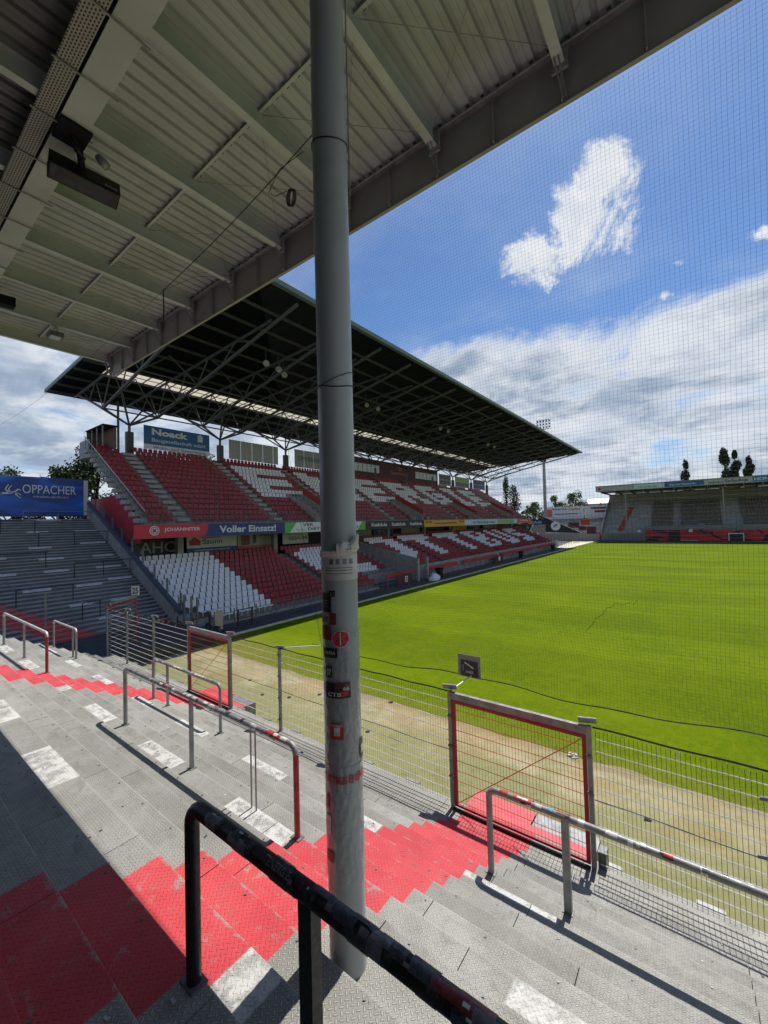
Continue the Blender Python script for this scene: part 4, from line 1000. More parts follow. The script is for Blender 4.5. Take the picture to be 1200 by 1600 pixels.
# concourse under the upper tier
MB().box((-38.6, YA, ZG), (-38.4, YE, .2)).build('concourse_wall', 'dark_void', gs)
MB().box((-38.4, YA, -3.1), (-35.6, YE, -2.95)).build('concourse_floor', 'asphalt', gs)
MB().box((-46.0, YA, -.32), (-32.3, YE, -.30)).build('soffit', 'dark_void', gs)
MB().prism([(-46, -1.0), (-34.6, -1.0), (-34.6, .9), (-38.6, 3.15), (-46, 2.9)], 'y', 14.0, 14.09).build('end_wall', 'red_wall', gs)
for k in range(9):
    y = 17.75 + 10.14 * k
    MB().box((-36.2, y - .25, -3.0), (-35.7, y + .25, -.33)).build('concourse_column', 'concrete_step', gs)
# fascia banners
FX = -32.2
MB().box((-32.6, 12.7, -.62), (FX - .055, YE, -.30)).build('fascia_beam', 'galv_dark', gs)
col_ = dict(ban_red=(.62, .02, .06), ban_blue=(.02, .035, .17), ban_green=(.10, .42, .10), ban_white=(.72, .73, .74), ban_black=(.008, .009, .015), ban_orange=(.72, .35, .03), ban_pale=(.58, .66, .72), ban_lime=(.30, .50, .15), ban_coral=(.60, .13, .08), ban_grey=(.42, .42, .38), ban_dgrey=(.10, .11, .12), ban_navy=(.015, .03, .12), ban_sky=(.02, .11, .30), ban_yellow=(.55, .48, .08))
for k_, c in col_.items(): mat(k_, c, .45, 0, .05, 2)
def banner(y0, y1, m_, name='banner', z0=-.60, z1=.42, X=FX): return board_x(X, y0, y1, z0, z1, m_, gs, name, .05)
def slant(y0, y1, s_, m_, z0=-.60, z1=.42, X=FX):
    MB().prism([(y0, z0), (y1, z0), (y1 + s_, z1), (y0 + s_, z1)], 'x', X - .045, X + .004).build('banner', m_, gs)
banner(12.65, 18.3, 'ban_red'); slant(18.0, 18.7, .5, 'ban_blue'); banner(18.31, 26.3, 'ban_blue')
text('JOHANNITER', (FX, 14.75, -.18), UY, UZ, 2.85, .36, 'white_paint', gs, bold=.02)
def disc_x(X, y, z, r, material, parent, name='roundel', n=24, r2=0):
    P = [(X, y + r * math.cos(t), z + r * math.sin(t)) for t in np.linspace(0, 2 * math.pi, n, endpoint=False)]
    if r2:
        P += [(X, y + r2 * math.cos(t), z + r2 * math.sin(t)) for t in np.linspace(0, 2 * math.pi, n, endpoint=False)]
        return MB().add(P, [(i, (i + 1) % n, (i + 1) % n + n, i + n) for i in range(n)]).build(name, material, parent)
    return MB().add(P, [tuple(range(n))]).build(name, material, parent)
disc_x(FX + .01, 14.05, -.03, .36, 'white_paint', gs, r2=.29); disc_x(FX + .01, 14.05, -.03, .23, 'white_paint', gs)
cr = MB()
for t in (0, math.pi / 2): 
    c_, s_ = math.cos(t + .78), math.sin(t + .78); cr.obox((FX + .018, 14.05, -.03), (.002, 0, 0), (0, c_ * .18, s_ * .18), (0, -s_ * .05, c_ * .05))
cr.build('roundel_cross', 'ban_red', gs)
text('Voller Einsatz!', (FX, 19.3, -.36), UY, UZ, 5.9, .62, 'white_paint', gs, bold=.03)
banner(26.31, 38.7, 'ban_green')
slant(26.9, 31.2, .9, 'ban_white'); slant(33.2, 37.2, .9, 'ban_white')
for yy in (28.3, 34.7):
    text('VER', (FX, yy + .3, .02), UY, UZ, 1.5, .30, 'st_black', gs); text('DIE7', (FX, yy + 1.0, -.42), UY, UZ, 1.7, .30, 'st_black', gs); text('Turnier', (FX, yy - .6, -.44), UY, UZ, 1.2, .2, 'ban_green', gs, bold=.0)
banner(38.71, 52.4, 'ban_black')
for yy in (39.9, 44.2, 48.6): text('Koalick.de', (FX, yy, -.26), UY, UZ, 3.2, .46, 'white_paint', gs, bold=.03)
banner(52.41, 66.0, 'ban_orange'); text('www.evs-energie.de', (FX, 55.4, -.34), UY, UZ, 7.6, .50, 'st_black', gs, bold=.02); text('EVS', (FX, 52.9, -.05), UY, UZ, 1.8, .36, 'st_black', gs); text('EVS', (FX, 63.8, -.05), UY, UZ, 1.8, .36, 'st_black', gs)
banner(66.01, 92.6, 'ban_pale'); text('Carl-Thiem-Klinikum Cottbus', (FX, 69.2, -.34), UY, UZ, 10.4, .50, 'ban_sky', gs, bold=.02); banner(81.0, 90.5, 'ban_lime', z0=-.52, z1=.34, X=FX + .01)
banner(92.61, 103.0, 'ban_coral'); text('Energie', (FX, 94.8, -.25), UY, UZ, 5.6, .45, 'white_paint', gs)
# railing above the banners
MB().tube([(-32.35, 12.9, 1.25), (-32.35, YE, 1.25)], .025, 5).build('upper_rail', 'galv_dark', gs)
um = MB()
for i in range(160):
    y = 13 + i * .56; um.box((-32.36, y - .008, .42), (-32.34, y + .008, 1.24))
um.build('rail_bars', 'galv_dark', gs, kind='stuff')
# seats
seatV = [(.0, -.20, .42), (.0, .20, .42), (-.36, .20, .40), (-.36, -.20, .40), (-.40, -.20, .78), (-.40, .20, .78), (.02, -.19, .36), (.02, .19, .36), (-.44, -.20, .76), (-.44, .20, .76), (-.40, -.20, .38), (-.40, .20, .38),
         (-.385, -.12, .83), (-.385, .12, .83), (-.43, -.12, .81), (-.43, .12, .81), (-.16, -.03, .0), (-.16, .03, .0), (-.16, .03, .38), (-.16, -.03, .38)]
seatF = [(0, 1, 2, 3), (3, 2, 5, 4), (0, 6, 7, 1), (6, 10, 11, 7), (10, 8, 9, 11), (4, 5, 13, 12), (12, 13, 15, 14), (8, 14, 15, 9), (0, 3, 10, 6), (1, 7, 11, 2), (3, 4, 8, 10), (2, 11, 9, 5), (4, 12, 14, 8), (5, 9, 15, 13), (16, 17, 18, 19)]
def seat_mesh(nm_, mt):
    me = bpy.data.meshes.new(nm_); me.from_pydata(seatV, [], seatF); me.materials.append(MAT[mt]); me.update(); return me
smw, smr = seat_mesh('seat_white', 'seat_white'), seat_mesh('seat_red', 'seat_red')
BM = dict(E=['111111', '111111', '110000', '111110', '111110', '110000', '111111', '111111'], N=['110011', '111011', '111011', '111111', '111111', '110111', '110111', '110011'],
          R=['111110', '111111', '110011', '111111', '111110', '110110', '110011', '110011'], G=['011111', '111111', '110000', '110111', '110111', '110011', '111111', '011110'],
          I=['011110', '011110', '001100', '001100', '001100', '001100', '011110', '011110'], C=['011111', '111111', '110000', '110000', '110000', '110000', '111111', '011111'],
          O=['011110', '111111', '110011', '110011', '110011', '110011', '111111', '011110'], T=['111111', '111111', '001100', '001100', '001100', '001100', '001100', '001100'],
          B=['111110', '110011', '110011', '111110', '111110', '110011', '110011', '111110'], U=['110011', '110011', '110011', '110011', '110011', '110011', '111111', '011110'],
          S=['011111', '111111', '110000', '111110', '011111', '000011', '111111', '111110'])
stairsU = [16.9, 26.5, 36.2, 45.9, 55.7, 65.4, 75.1, 84.8, 94.5]
WORDU = 'ENERGIE'
def whiteU(r, y):
    fr = 12 - r     # 0 = top row of letters
    if not 0 <= fr < 8: return False
    for i in range(7):
        a = stairsU[1 + i] + 1.1; b_ = stairsU[2 + i] - .9 if i < 6 else 93.5
        if a <= y <= b_: return BM[WORDU[i]][fr][min(5, int((y - a) / (b_ - a) * 6))] == '1'
    return False
VOM = [(31.6, 33.6), (51.0, 53.0), (70.4, 72.4), (89.6, 91.6)]
seats = []
for r in range(15):
    xf, zf = rowU(r)
    for i in range(178):
        y = 14.45 + .5 * i
        if y > YE - .3: break
        if any(abs(y - s_) < .72 for s_ in stairsU): continue
        if r < 6 and any(a - .3 < y < b_ + .3 for a, b_ in VOM): continue
        seats.append((xf - .30, y, zf, 1 if whiteU(r, y) else 0))
WORDL = 'COTTBUS'
def whiteL(r, y):
    if y < 20.4 - .02 * r: return True
    fr = 10 - r
    if not 0 <= fr < 8: return False
    for i in range(7):
        a = 29.0 + i * 9.9; b_ = a + 7.6
        if a <= y <= b_: return BM[WORDL[i]][fr][min(5, int((y - a) / (b_ - a) * 6))] == '1'
    return False
stairsL = [27.9, 38.9, 48.2, 58.3, 68.4, 78.6, 88.7, 98.9]
for r in range(12):
    for i in range(180):
        y = 14.0 + .5 * i
        if y > YE - .3: break
        if y < 15.6 - .12 * (11 - r) * 0 and r < 3 and y < 15.2 - .4 * r: continue
        if 33.0 < y < 39.6 and r < 3: continue
        if 39.3 < y < 41.2: continue
        if y > 41 and r < 1: continue
        if y > 25 and any(abs(y - s_) < .55 for s_ in stairsL): continue
        xf, zf = rowL(r, y); seats.append((xf - .26, y, zf, 1 if whiteL(r, y) else 0))
seats.sort(key=lambda s_: s_[0] ** 2 + s_[1] ** 2 + s_[2] ** 2 if s_[2] < -1 else 1e6 + s_[0] ** 2 + s_[1] ** 2)
gl = LOC[gs.name]
for (x, y, z, w) in seats[:300]:
    o = bpy.data.objects.new('seat', smw if w else smr); COL.objects.link(o); o.parent = gs; o.location = (x - gl.x, y - gl.y, z - gl.z)
    o['label'] = 'white plastic seat in the lower left block' if w else 'red plastic seat in the lower tier'
for wv, mt in ((1, 'seat_white'), (0, 'seat_red')):
    m_ = MB()
    for (x, y, z, w) in seats[300:]:
        if w == wv: m_.add([(x + a, y + b_, z + c) for a, b_, c in seatV], seatF)
    m_.build('seat_rows', mt, gs, kind='stuff')
# stair flights (pale half-steps) and vomitories
for s_ in stairsU:
    m_ = MB()
    for r in range(15):
        xf, zf = rowU(r); m_.box((xf - .02, s_ - .5, zf), (xf + .38, s_ + .5, zf - .26)); m_.box((xf - .8, s_ - .5, zf), (xf, s_ + .5, zf + .006))
    m_.build('stair_flight', 'concrete_step', gs)
for a, b_ in VOM:
    m_ = MB().prism([(-32.9, .3), (-38.4, .3), (-38.4, 3.9), (-37.9, 3.9), (-32.9, 1.3)], 'y', a - .3, a - .15).prism([(-32.9, .3), (-38.4, .3), (-38.4, 3.9), (-37.9, 3.9), (-32.9, 1.3)], 'y', b_ + .15, b_ + .3)
    m_.build('entrance_wall', 'concrete_step', gs)
    MB().prism([(-32.8, 1.3), (-37.9, 3.95), (-37.9, 4.7), (-32.8, 2.0)], 'y', b_ + .12, b_ + .34).build('entrance_rail', 'red_wall', gs)
    MB().box((-38.0, a - .1, .40), (-33, b_ + .1, .44)).build('entrance_floor', 'dark_void', gs)
# end railing of the upper tier and the cabin at its top
er = MB()
for r in range(15):
    x, z = rowU(r); er.box((x - .4, 13.55, z), (x - .34, 13.6, z + 1.1))
er.build('end_rail_posts', 'galv_dark', gs, kind='stuff')
MB().beam((-32.6, 13.57, 1.45), (-45.2, 13.57, 9.0), .05, .06).build('end_handrail', 'galv_light', gs)
for dz_ in (.25, .5, .75): MB().tube([(-32.7, 13.57, .42 + dz_), (-45.2, 13.57, 7.95 + dz_)], .012, 5).build('end_rail_wire', 'galv_dark', gs)
cbn = empty('cabin', (-46.5, 14.8, 7.9), 'small brown cabin at the top end of the grandstand seats', 'cabin')
MB().box((-47.6, 14.5, 7.9), (-47.45, 15.6, 9.9)).box((-47.45, 15.5, 7.9), (-43.4, 15.6, 9.9)).build('wall', 'wood', cbn)
MB().box((-47.7, 14.4, 9.9), (-43.2, 15.7, 10.0)).build('roof', 'dark_void', cbn)
for x in (-47.5, -46.2, -44.9, -43.5): MB().box((x - .05, 14.45, 8.0), (x + .05, 14.53, 9.9)).build('post', 'galv_dark', cbn)
MB().box((-47.8, 13.95, 7.3), (-45.3, 14.02, 8.8)).build('balustrade', 'galv_dark', cbn)
MB().box((-47.9, 13.9, 7.1), (-45.3, 15.8, 7.29)).build('floor', 'concrete_step', cbn)
# back boards and columns
BX = -46.0
for k in range(10):
    y = 17.75 + 10.14 * k
    if y > 110: continue
    MB().box((BX - .35, y - .32, 6.5), (BX + .15, y + .32, 10.2)).build('column', 'stand_purlin', gs)
    MB().tube([(BX - .1, y, 10.2), (BX - .1, y, 11.0)], .14, 8).build('column_head', 'stand_steel', gs)
MB().box((-46.4, 100.5, -6), (-46.0, YE, 8)).box((BX - .6, 26, 0), (BX - .45, YE, 8.35)).build('rear_wall', 'concrete', gs)
nb = empty('sponsor_board', (BX, 22.8, 8.6), 'blue and white Noack sponsor board behind the top seats', 'billboard')
board_x(BX, 19.1, 26.45, 9.22, 11.2, 'ban_sky', nb); board_x(BX, 19.1, 26.45, 8.70, 9.215, 'ban_white', nb)
text('Noack', (BX, 19.9, 10.25), UY, UZ, 3.9, .72, 'ban_white', nb, bold=.04); text('Baugesellschaft mbH', (BX, 19.9, 9.42), UY, UZ, 6.0, .52, 'ban_pale', nb, bold=.01); text('Wohn- und Gewerbebau', (BX, 20.0, 8.78), UY, UZ, 6.0, .34, 'ban_sky', nb, bold=.01)
MB().box((BX, 25.0, 10.2), (BX + .01, 25.6, 10.8)).build('emblem', 'ban_pale', nb)
MB().prism([(24.9, 10.8), (25.7, 10.8), (25.3, 11.1)], 'x', BX, BX + .01).build('emblem', 'ban_pale', nb)
def slat_board(root, y0, y1, z0, z1, m_, n_):
    for i in range(n_):
        a = y0 + (y1 - y0) * i / n_; b_ = y0 + (y1 - y0) * (i + 1) / n_ - .05
        board_x(BX - (.02 if i % 2 else 0), a, b_, z0, z1, m_, root, 'panel')
mat('grey_panel', (.36, .37, .35), .55, 0, .12, 3)
pb = empty('screen_board', (BX, 32.8, 8.7), 'plain pale grey slatted board behind the top seats', 'board'); slat_board(pb, 29.05, 36.65, 8.7, 11.15, 'grey_panel', 9)
zb2 = empty('sponsor_board', (BX, 43, 8.7), 'grey slatted Zimmermann sponsor board left of the column', 'billboard'); slat_board(zb2, 39.6, 47.0, 8.7, 11.3, 'grey_panel', 8)
text('ZIMMERMANN', (BX, 40.1, 9.75), UY, UZ, 5.9, .62, 'st_dim', zb2, bold=.0, lift=.03)
spb = empty('press_box', (BX, 66, 8.0), 'long maroon press box front with window strips behind the seats', 'press box')
board_x(BX + .1, 49.0, 81.1, 8.1, 11.75, 'wall_maroon', spb, 'wall', .2)
for (a, b_, n_) in ((50.0, 59.6, 8), (71.8, 80.6, 6)):
    for i in range(n_):
        y0, y1 = a + (b_ - a) * i / n_, a + (b_ - a) * (i + 1) / n_ - .12
        w_ = board_x(BX + .13, y0, y1, 9.35, 10.75, 'galv_light', spb, 'window', .03)
        MB().box((BX + .131, y0 + .06, 9.42), (BX + .138, y1 - .06, 10.68)).build('pane', 'glass_pale', w_)
text('Sparkasse', (BX + .1, 63.0, 9.35), UY, UZ, 6.0, .85, 'ban_coral', spb, bold=.0)
disc_x(BX + .125, 66.2, 11.25, .12, 'ban_coral', spb, 'emblem'); MB().box((BX + .11, 65.6, 10.45), (BX + .125, 66.8, 10.6)).box((BX + .11, 65.6, 10.8), (BX + .125, 66.8, 10.95)).build('emblem', 'ban_coral', spb)
for (y0, y1, m_, m2, lb) in ((81.8, 87.6, 'ban_dgrey', 'glass_pale', 'dark blue gridded window board right of the press box'), (89.7, 97.6, 'ban_dgrey', 'ban_lime', 'dark board with a green upper strip behind the seats'), (99.9, 107.5, 'ban_navy', 'ban_blue', 'navy board at the far end behind the seats')):
    r_ = empty('sponsor_board', (BX, (y0 + y1) / 2, 8.5), lb, 'board')
    board_x(BX, y0, y1, 8.6, 11.2, 'white_paint', r_, 'frame', .05)
    for i in range(3):
        for j in range(2):
            a = y0 + .25 + (y1 - y0 - .5) * i / 3; b_ = a + (y1 - y0 - .5) / 3 - .1
            MB().box((BX + .002, a, 8.8 + 1.15 * j), (BX + .02, b_, 8.8 + 1.15 * j + 1.05)).build('panel', m_ if not (m2 == 'ban_lime' and j) else 'ban_lime', r_)
# concourse advertising
CXP = -36.9  # board extents taken from image pixels, converted beforehand onto this plane
def cad(y0, y1, z0, z1, m_, lb, lines, name='sponsor_board'):
    r_ = empty(name, (CXP, (y0 + y1) / 2, z0), lb, 'billboard'); board_x(CXP, y0, y1, z0, z1, m_, r_)
    for (t, a, z, w, h, mm) in lines: text(t, (CXP, a, z), UY, UZ, w, h, mm, r_, bold=.01)
    return r_
k_ = 36.9 / 32.5
cad(14.4, 18.2, -2.4, -.75, 'ban_black', 'dark AHC sponsor board under the upper tier beside the parapet', [('AHC', 14.9, -1.95, 2.9, .95, 'galv')])
r_ = cad(18.9, 24.0, -1.75, -.62, 'ban_white', 'white and blue Szonn sponsor board under the fascia', [('Szonn', 20.4, -1.42, 2.0, .48, 'ban_blue'), ('Bauunternehmen', 20.4, -.86, 1.8, .16, 'st_black')])
board_x(CXP + .004, 18.9, 24.0, -2.15, -1.755, 'ban_sky', r_); text('www.bauzentrum-szonn.de', (CXP, 19.6, -2.04), UY, UZ, 3.6, .18, 'ban_white', r_)
MB().prism([(19.1, -1.5), (20.2, -1.5), (20.2, -1.1), (19.65, -.72), (19.1, -1.1)], 'x', CXP, CXP + .01).build('emblem', 'ban_red', r_)
r_ = cad(24.1, 28.9, -1.85, -.62, 'ban_grey', 'pale Jahn sponsor board under the blue banner', [('JAHN HR', 26.6, -1.0, 2.2, .34, 'st_black')])
board_x(CXP + .004, 24.1, 28.9, -2.12, -1.855, 'ban_coral', r_); board_x(CXP + .01, 24.5, 25.5, -1.75, -.75, 'st_dkred', r_, 'portrait', .012); board_x(CXP + .01, 25.9, 26.3, -1.6, -.75, 'st_black', r_, 'emblem', .012)
cad(29.8, 33.6, -1.95, -.62, 'ban_white', 'white Gebauer sponsor board under the fascia left of the column', [('GEBAUER', 30.6, -1.55, 2.9, .42, 'st_black'), ('Malermeister', 30.6, -1.0, 2.2, .2, 'ban_lime')])
cad(41.5, 45.6, -2.5, -.62, 'ban_grey', 'pale board with a black field right of the column', [], ); cad(46.2, 50.9, -2.5, -.62, 'ban_sky', 'blue TRC sponsor board right of the column', [('TRC', 47.2, -1.5, 2.6, .6, 'ban_white')])
cad(53.2, 58.6, -2.3, -.62, 'ban_grey', 'pale GSI sponsor board below the black banner', [('GSI', 54.4, -1.4, 3.0, .55, 'ban_lime')])
cad(60.5, 67.0, -2.2, -.62, 'ban_black', 'black board below the black and orange banners', []); cad(69.0, 76.5, -2.2, -.62, 'ban_yellow', 'yellow-green board below the orange banner', []); cad(77, 83, -2.0, -.62, 'ban_dgrey', 'dark board below the pale banner', []); cad(84.5, 90.5, -2.0, -.62, 'ban_grey', 'pale grey board below the pale banner', []); cad(92, 100, -2.6, -.62, 'st_dkred', 'dark red board below the coral banner', [])
# roof of the grandstand
RF0, RB0, RY0, RY1 = -22.5, -54.8, 13.0, 114.0
def rz(x): return 15.07 + .055 * (x + 54.8)
def roofslab(xa, xb, ya, yb, m_, name, t=.12, dz=0):
    return MB().prism([(xa, rz(xa) + dz), (xb, rz(xb) + dz), (xb, rz(xb) + dz + t), (xa, rz(xa) + dz + t)], 'y', ya, yb).build(name, m_, gs)
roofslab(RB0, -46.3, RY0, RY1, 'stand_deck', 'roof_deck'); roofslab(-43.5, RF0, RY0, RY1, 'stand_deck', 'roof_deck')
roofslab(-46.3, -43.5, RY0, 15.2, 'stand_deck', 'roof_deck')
def m_trans():
    m = bpy.data.materials.new('translucent'); m.use_nodes = True; t = m.node_tree; t.nodes.clear(); MAT['translucent'] = m
    o = t.nodes.new('ShaderNodeOutputMaterial'); a = t.nodes.new('ShaderNodeBsdfTranslucent'); d = t.nodes.new('ShaderNodeBsdfDiffuse'); mx = t.nodes.new('ShaderNodeMixShader')
    a.inputs[0].default_value = (.80, .77, .68, 1); d.inputs[0].default_value = (.6, .58, .5, 1); mx.inputs[0].default_value = .25
    t.links.new(a.outputs[0], mx.inputs[1]); t.links.new(d.outputs[0], mx.inputs[2]); t.links.new(mx.outputs[0], o.inputs[0])
m_trans()
i = 0; y = 15.2
while y < RY1 - 1.3:
    for (xa, xb) in ((-46.25, -44.95), (-44.87, -43.55)):
        MB().prism([(xa, rz(xa) + .05), (xb, rz(xb) + .05), (xb, rz(xb) + .06), (xa, rz(xa) + .06)], 'y', y + .05, y + 1.22).build('roof_light', 'translucent', gs)
    MB().beam((-46.3, y, rz(-46.3) + .02), (-43.5, y, rz(-43.5) + .02), .08, .1).build('glazing_bar', 'stand_steel', gs); y += 1.27
MB().box((-44.95, 15.2, rz(-44.9)), (-44.87, RY1, rz(-44.9) + .12)).build('glazing_bar', 'stand_steel', gs)
MB().box((RF0 - .05, RY0 - .05, rz(RF0) - .1), (RF0 + .32, RY1, rz(RF0) + .25)).build('gutter', 'gutter', gs)
MB().prism([(RB0, rz(RB0) - .05), (RF0, rz(RF0) - .05), (RF0, rz(RF0) + .3), (RB0, rz(RB0) + .3)], 'y', RY0 - .14, RY0 - .02).build('verge_trim', 'gutter', gs)
for x in np.arange(-53.5, -23, 2.55):
    MB().box((x - .06, RY0, rz(x) - .24), (x + .06, RY1 - .1, rz(x) - .02)).build('purlin', 'stand_purlin', gs)
# ribbed deck underside
rbm = MB()
for y in np.arange(13.4, 114, .9): rbm.prism([(-43.5, rz(-43.5) - .05), (-22.6, rz(-22.6) - .05), (-22.6, rz(-22.6)), (-43.5, rz(-43.5))], 'y', y, y + .2)
rbm.build('deck_ribs', 'stand_deck', gs, kind='stuff')
nodesX = [-22.9, -28.5, -33.2, -37.2, -41.2, -45.5, -49.2, -52.6]
def low(x):
    if x >= -45.5: return rz(-22.9) - .32 + (12.05 - (rz(-22.9) - .32)) * (-22.9 - x) / 22.6
    return 12.05 + (rz(-52.6) - .3 - 12.05) * (-45.5 - x) / 7.1
ty = [15.2 + 5.07 * k for k in range(20)]
for k, y in enumerate(ty):
    if y > RY1 - .3: continue
    tr = empty('roof_truss', (-38, y, 12)); tr.parent = gs; tr.location = Vector((-38, y, 12)) - gl
    MB().tube([(-22.9, y, low(-22.9)), (-45.5, y, low(-45.5))], .14, 8).build('bottom_chord', 'stand_steel', tr)
    MB().tube([(-45.5, y, low(-45.5)), (-52.6, y, low(-52.6))], .11, 8).build('bottom_chord', 'stand_steel', tr)
    MB().tube([(-26.0, y, rz(-26) - .36), (-53.5, y, rz(-53.5) - .36)], .12, 8).build('top_chord', 'stand_steel', tr)
    wb = MB()
    for j in range(1, len(nodesX) - 1):
        x0, x1 = nodesX[j], nodesX[j + 1]; xm = (x0 + x1) / 2
        wb.tube([(x0, y, low(x0)), (xm, y, rz(xm) - .36)], .06, 6); wb.tube([(xm, y, rz(xm) - .36), (x1, y, low(x1))], .06, 6)
    wb.build('web_member', 'stand_steel', tr)
for k in range(10):
    y = 17.75 + 10.14 * k
    if y > 110: continue
    for s_ in (-2.55, 2.55):
        v = MB(); v.tube([(BX - .1, y, 10.9), (-45.5, y + s_, low(-45.5))], .11, 8); v.tube([(BX - .1, y, 10.9), (-41.2, y + s_, low(-41.2))], .10, 8)
        v.tube([(BX - .1, y, 10.9), (-49.2, y + s_, low(-49.2))], .09, 8)
        v.build('column_strut', 'stand_steel', gs)
for (x, z) in ((-45.5, 12.05), (-41.2, low(-41.2)), (-37.2, low(-37.2) + .02)):
    MB().tube([(x, ty[0], z), (x, ty[-1], z)], .075, 6).build('tie_pipe', 'stand_steel', gs)
lw = MB()
for k in range(len(ty) - 1):
    a, b_ = ty[k], ty[k + 1]; m_ = (a + b_) / 2
    lw.tube([(-45.5, a, 12.05), (-44.5, m_, rz(-44.5) - .3)], .055, 6); lw.tube([(-45.5, b_, 12.05), (-44.5, m_, rz(-44.5) - .3)], .055, 6)
    lw.tube([(-37.2, a, low(-37.2)), (-37.2, m_, rz(-37.2) - .3)], .05, 6); lw.tube([(-37.2, b_, low(-37.2)), (-37.2, m_, rz(-37.2) - .3)], .05, 6)
lw.build('lattice_brace', 'stand_steel', gs, kind='stuff')
# lamps clustered under the roof
for i, (x, y) in enumerate([(-29.5, 22.4), (-29.8, 24.0), (-30.5, 25.2), (-31.0, 38), (-31, 40.2), (-30.5, 55), (-30.5, 57.5), (-30.5, 73), (-30.5, 76)]):
    r_ = empty('floodlight', (x, y, 14.6), 'round floodlight in the cluster beneath the grandstand roof left of the column' if i < 3 else 'round floodlight beneath the grandstand roof just right of the column' if i < 5 else 'small round floodlight farther along beneath the grandstand roof', 'floodlight', 'left cluster of roof floodlights' if i < 3 else 'middle pair of roof floodlights' if i < 5 else 'far roof floodlights')
    MB().tube([(x, y, 14.5), (x + .25, y - .2, 14.3)], [.16, .28], 12).build('reflector', 'galv', r_)
    MB().tube([(x, y, 14.5), (x - .1, y, 15.7)], .03, 6).build('hanger', 'stand_steel', r_)
MB().tube([(-51, 18.5, -1), (-51, 18.5, 14.6)], .13, 8).build('rear_post', 'stand_steel', gs)

# ------------------------------------------------------------------ things on the track
tp = MB(); q_ = random.Random(17); vs = []; fs = []
for j in range(7):
    for i in range(16):
        a = 2 * math.pi * i / 16; r0 = 1.0 - (j / 6) ** 2 * .98; nz1 = .75 + .5 * mnoise.noise(Vector((math.cos(a) * 1.5, math.sin(a) * 1.5, j * .6)))
        vs.append((-24.3 + math.cos(a) * r0 * .7 * nz1, 13.7 + math.sin(a) * r0 * 1.3 * nz1, ZG + .85 * (j / 6) * (.8 + .4 * mnoise.noise(Vector((i * .7, j, 3))))))
for j in range(6):
    for i in range(16): fs.append((j * 16 + i, j * 16 + (i + 1) % 16, (j + 1) * 16 + (i + 1) % 16, (j + 1) * 16 + i))
tp.add(vs, fs).build('tarpaulin_heap', 'tarp_black', label='black tarpaulin heap by the pitch corner in front of the white seats', cat='tarpaulin')
MB().box((-24.5, 14.2, ZG), (-24.35, 14.75, ZG + 1.35)).build('upright_board', 'beige', label='beige upright board standing behind the black tarpaulin', cat='board')
for i, y in enumerate((12.9, 16.0)):
    r_ = empty('barrier_frame', (-24.6, y + .5, ZG), ('dark red railing frame left of the beige board' if i == 0 else 'dark red railing frame right of the beige board'), 'railing')
    for yy in (y, y + 1.1): MB().box((-24.65, yy - .04, ZG), (-24.55, yy + .04, ZG + 1.15)).build('post', 'wall_maroon', r_)
    for z in (ZG + .5, ZG + 1.08): MB().box((-24.63, y, z), (-24.58, y + 1.1, z + .05)).build('rail', 'wall_maroon', r_)
MB().quad((-27.5, 7.9, ZG + .02), (-24.2, 8.9, ZG + .02), (-23.2, 10.6, ZG + .02), (-26.6, 10.2, ZG + .02)).build('painted_path', 'red_tread', kind='structure')
np_ = empty('number_panel', (-25.1, 36.4, ZG), 'dark red pitch-side panel with a white number 3 field', 'panel')
board_x(-25.1, 35.2, 38.0, ZG + .05, ZG + 1.15, 'wall_maroon', np_); board_x(-25.08, 36.6, 37.1, ZG + .3, ZG + .95, 'white_paint', np_, 'plate', .02); text('3', (-25.08, 36.72, ZG + .42), UY, UZ, .26, .4, 'st_black', np_)
np2 = empty('number_panel', (-25.1, 63, ZG), 'distant dark red pitch-side panel with a white field', 'panel'); board_x(-25.1, 61.5, 65, ZG + .05, ZG + 1.1, 'wall_maroon', np2); board_x(-25.08, 63.0, 63.8, ZG + .3, ZG + .95, 'white_paint', np2, 'plate', .02)
# white sack and black bin
vs = []; fs = []
for j in range(7):
    for i in range(14):
        a = 2 * math.pi * i / 14; t = j / 6 * math.pi / 2 * .98; n_ = 1 + .25 * mnoise.noise(Vector((math.cos(a) * 2, math.sin(a) * 2, j * .5)))
        vs.append((-24.2 + math.cos(a) * math.cos(t) * .5 * n_, 41.3 + math.sin(a) * math.cos(t) * 1.0 * n_, ZG + math.sin(t) * .75 * n_))
for j in range(6):
    for i in range(14): fs.append((j * 14 + i, j * 14 + (i + 1) % 14, (j + 1) * 14 + (i + 1) % 14, (j + 1) * 14 + i))
MB().add(vs, fs).build('sack', 'ban_white', label='crumpled white sack on the dark track', cat='sack', smooth=True)
for y, lb in ((43.4, 'black wheeled bin beside the white sack'), (72.5, 'black bin farther along the track'), (93, 'farthest black bin along the track')):
    r_ = empty('bin', (-24.7, y, ZG), lb, 'bin'); MB().prism([(-25.0, ZG), (-24.5, ZG), (-24.4, ZG + 1.1), (-25.1, ZG + 1.1)], 'y', y - .35, y + .35).build('body', 'black_plastic', r_); MB().box((-25.15, y - .4, ZG + 1.1), (-24.35, y + .4, ZG + 1.2)).build('lid', 'black_plastic', r_)

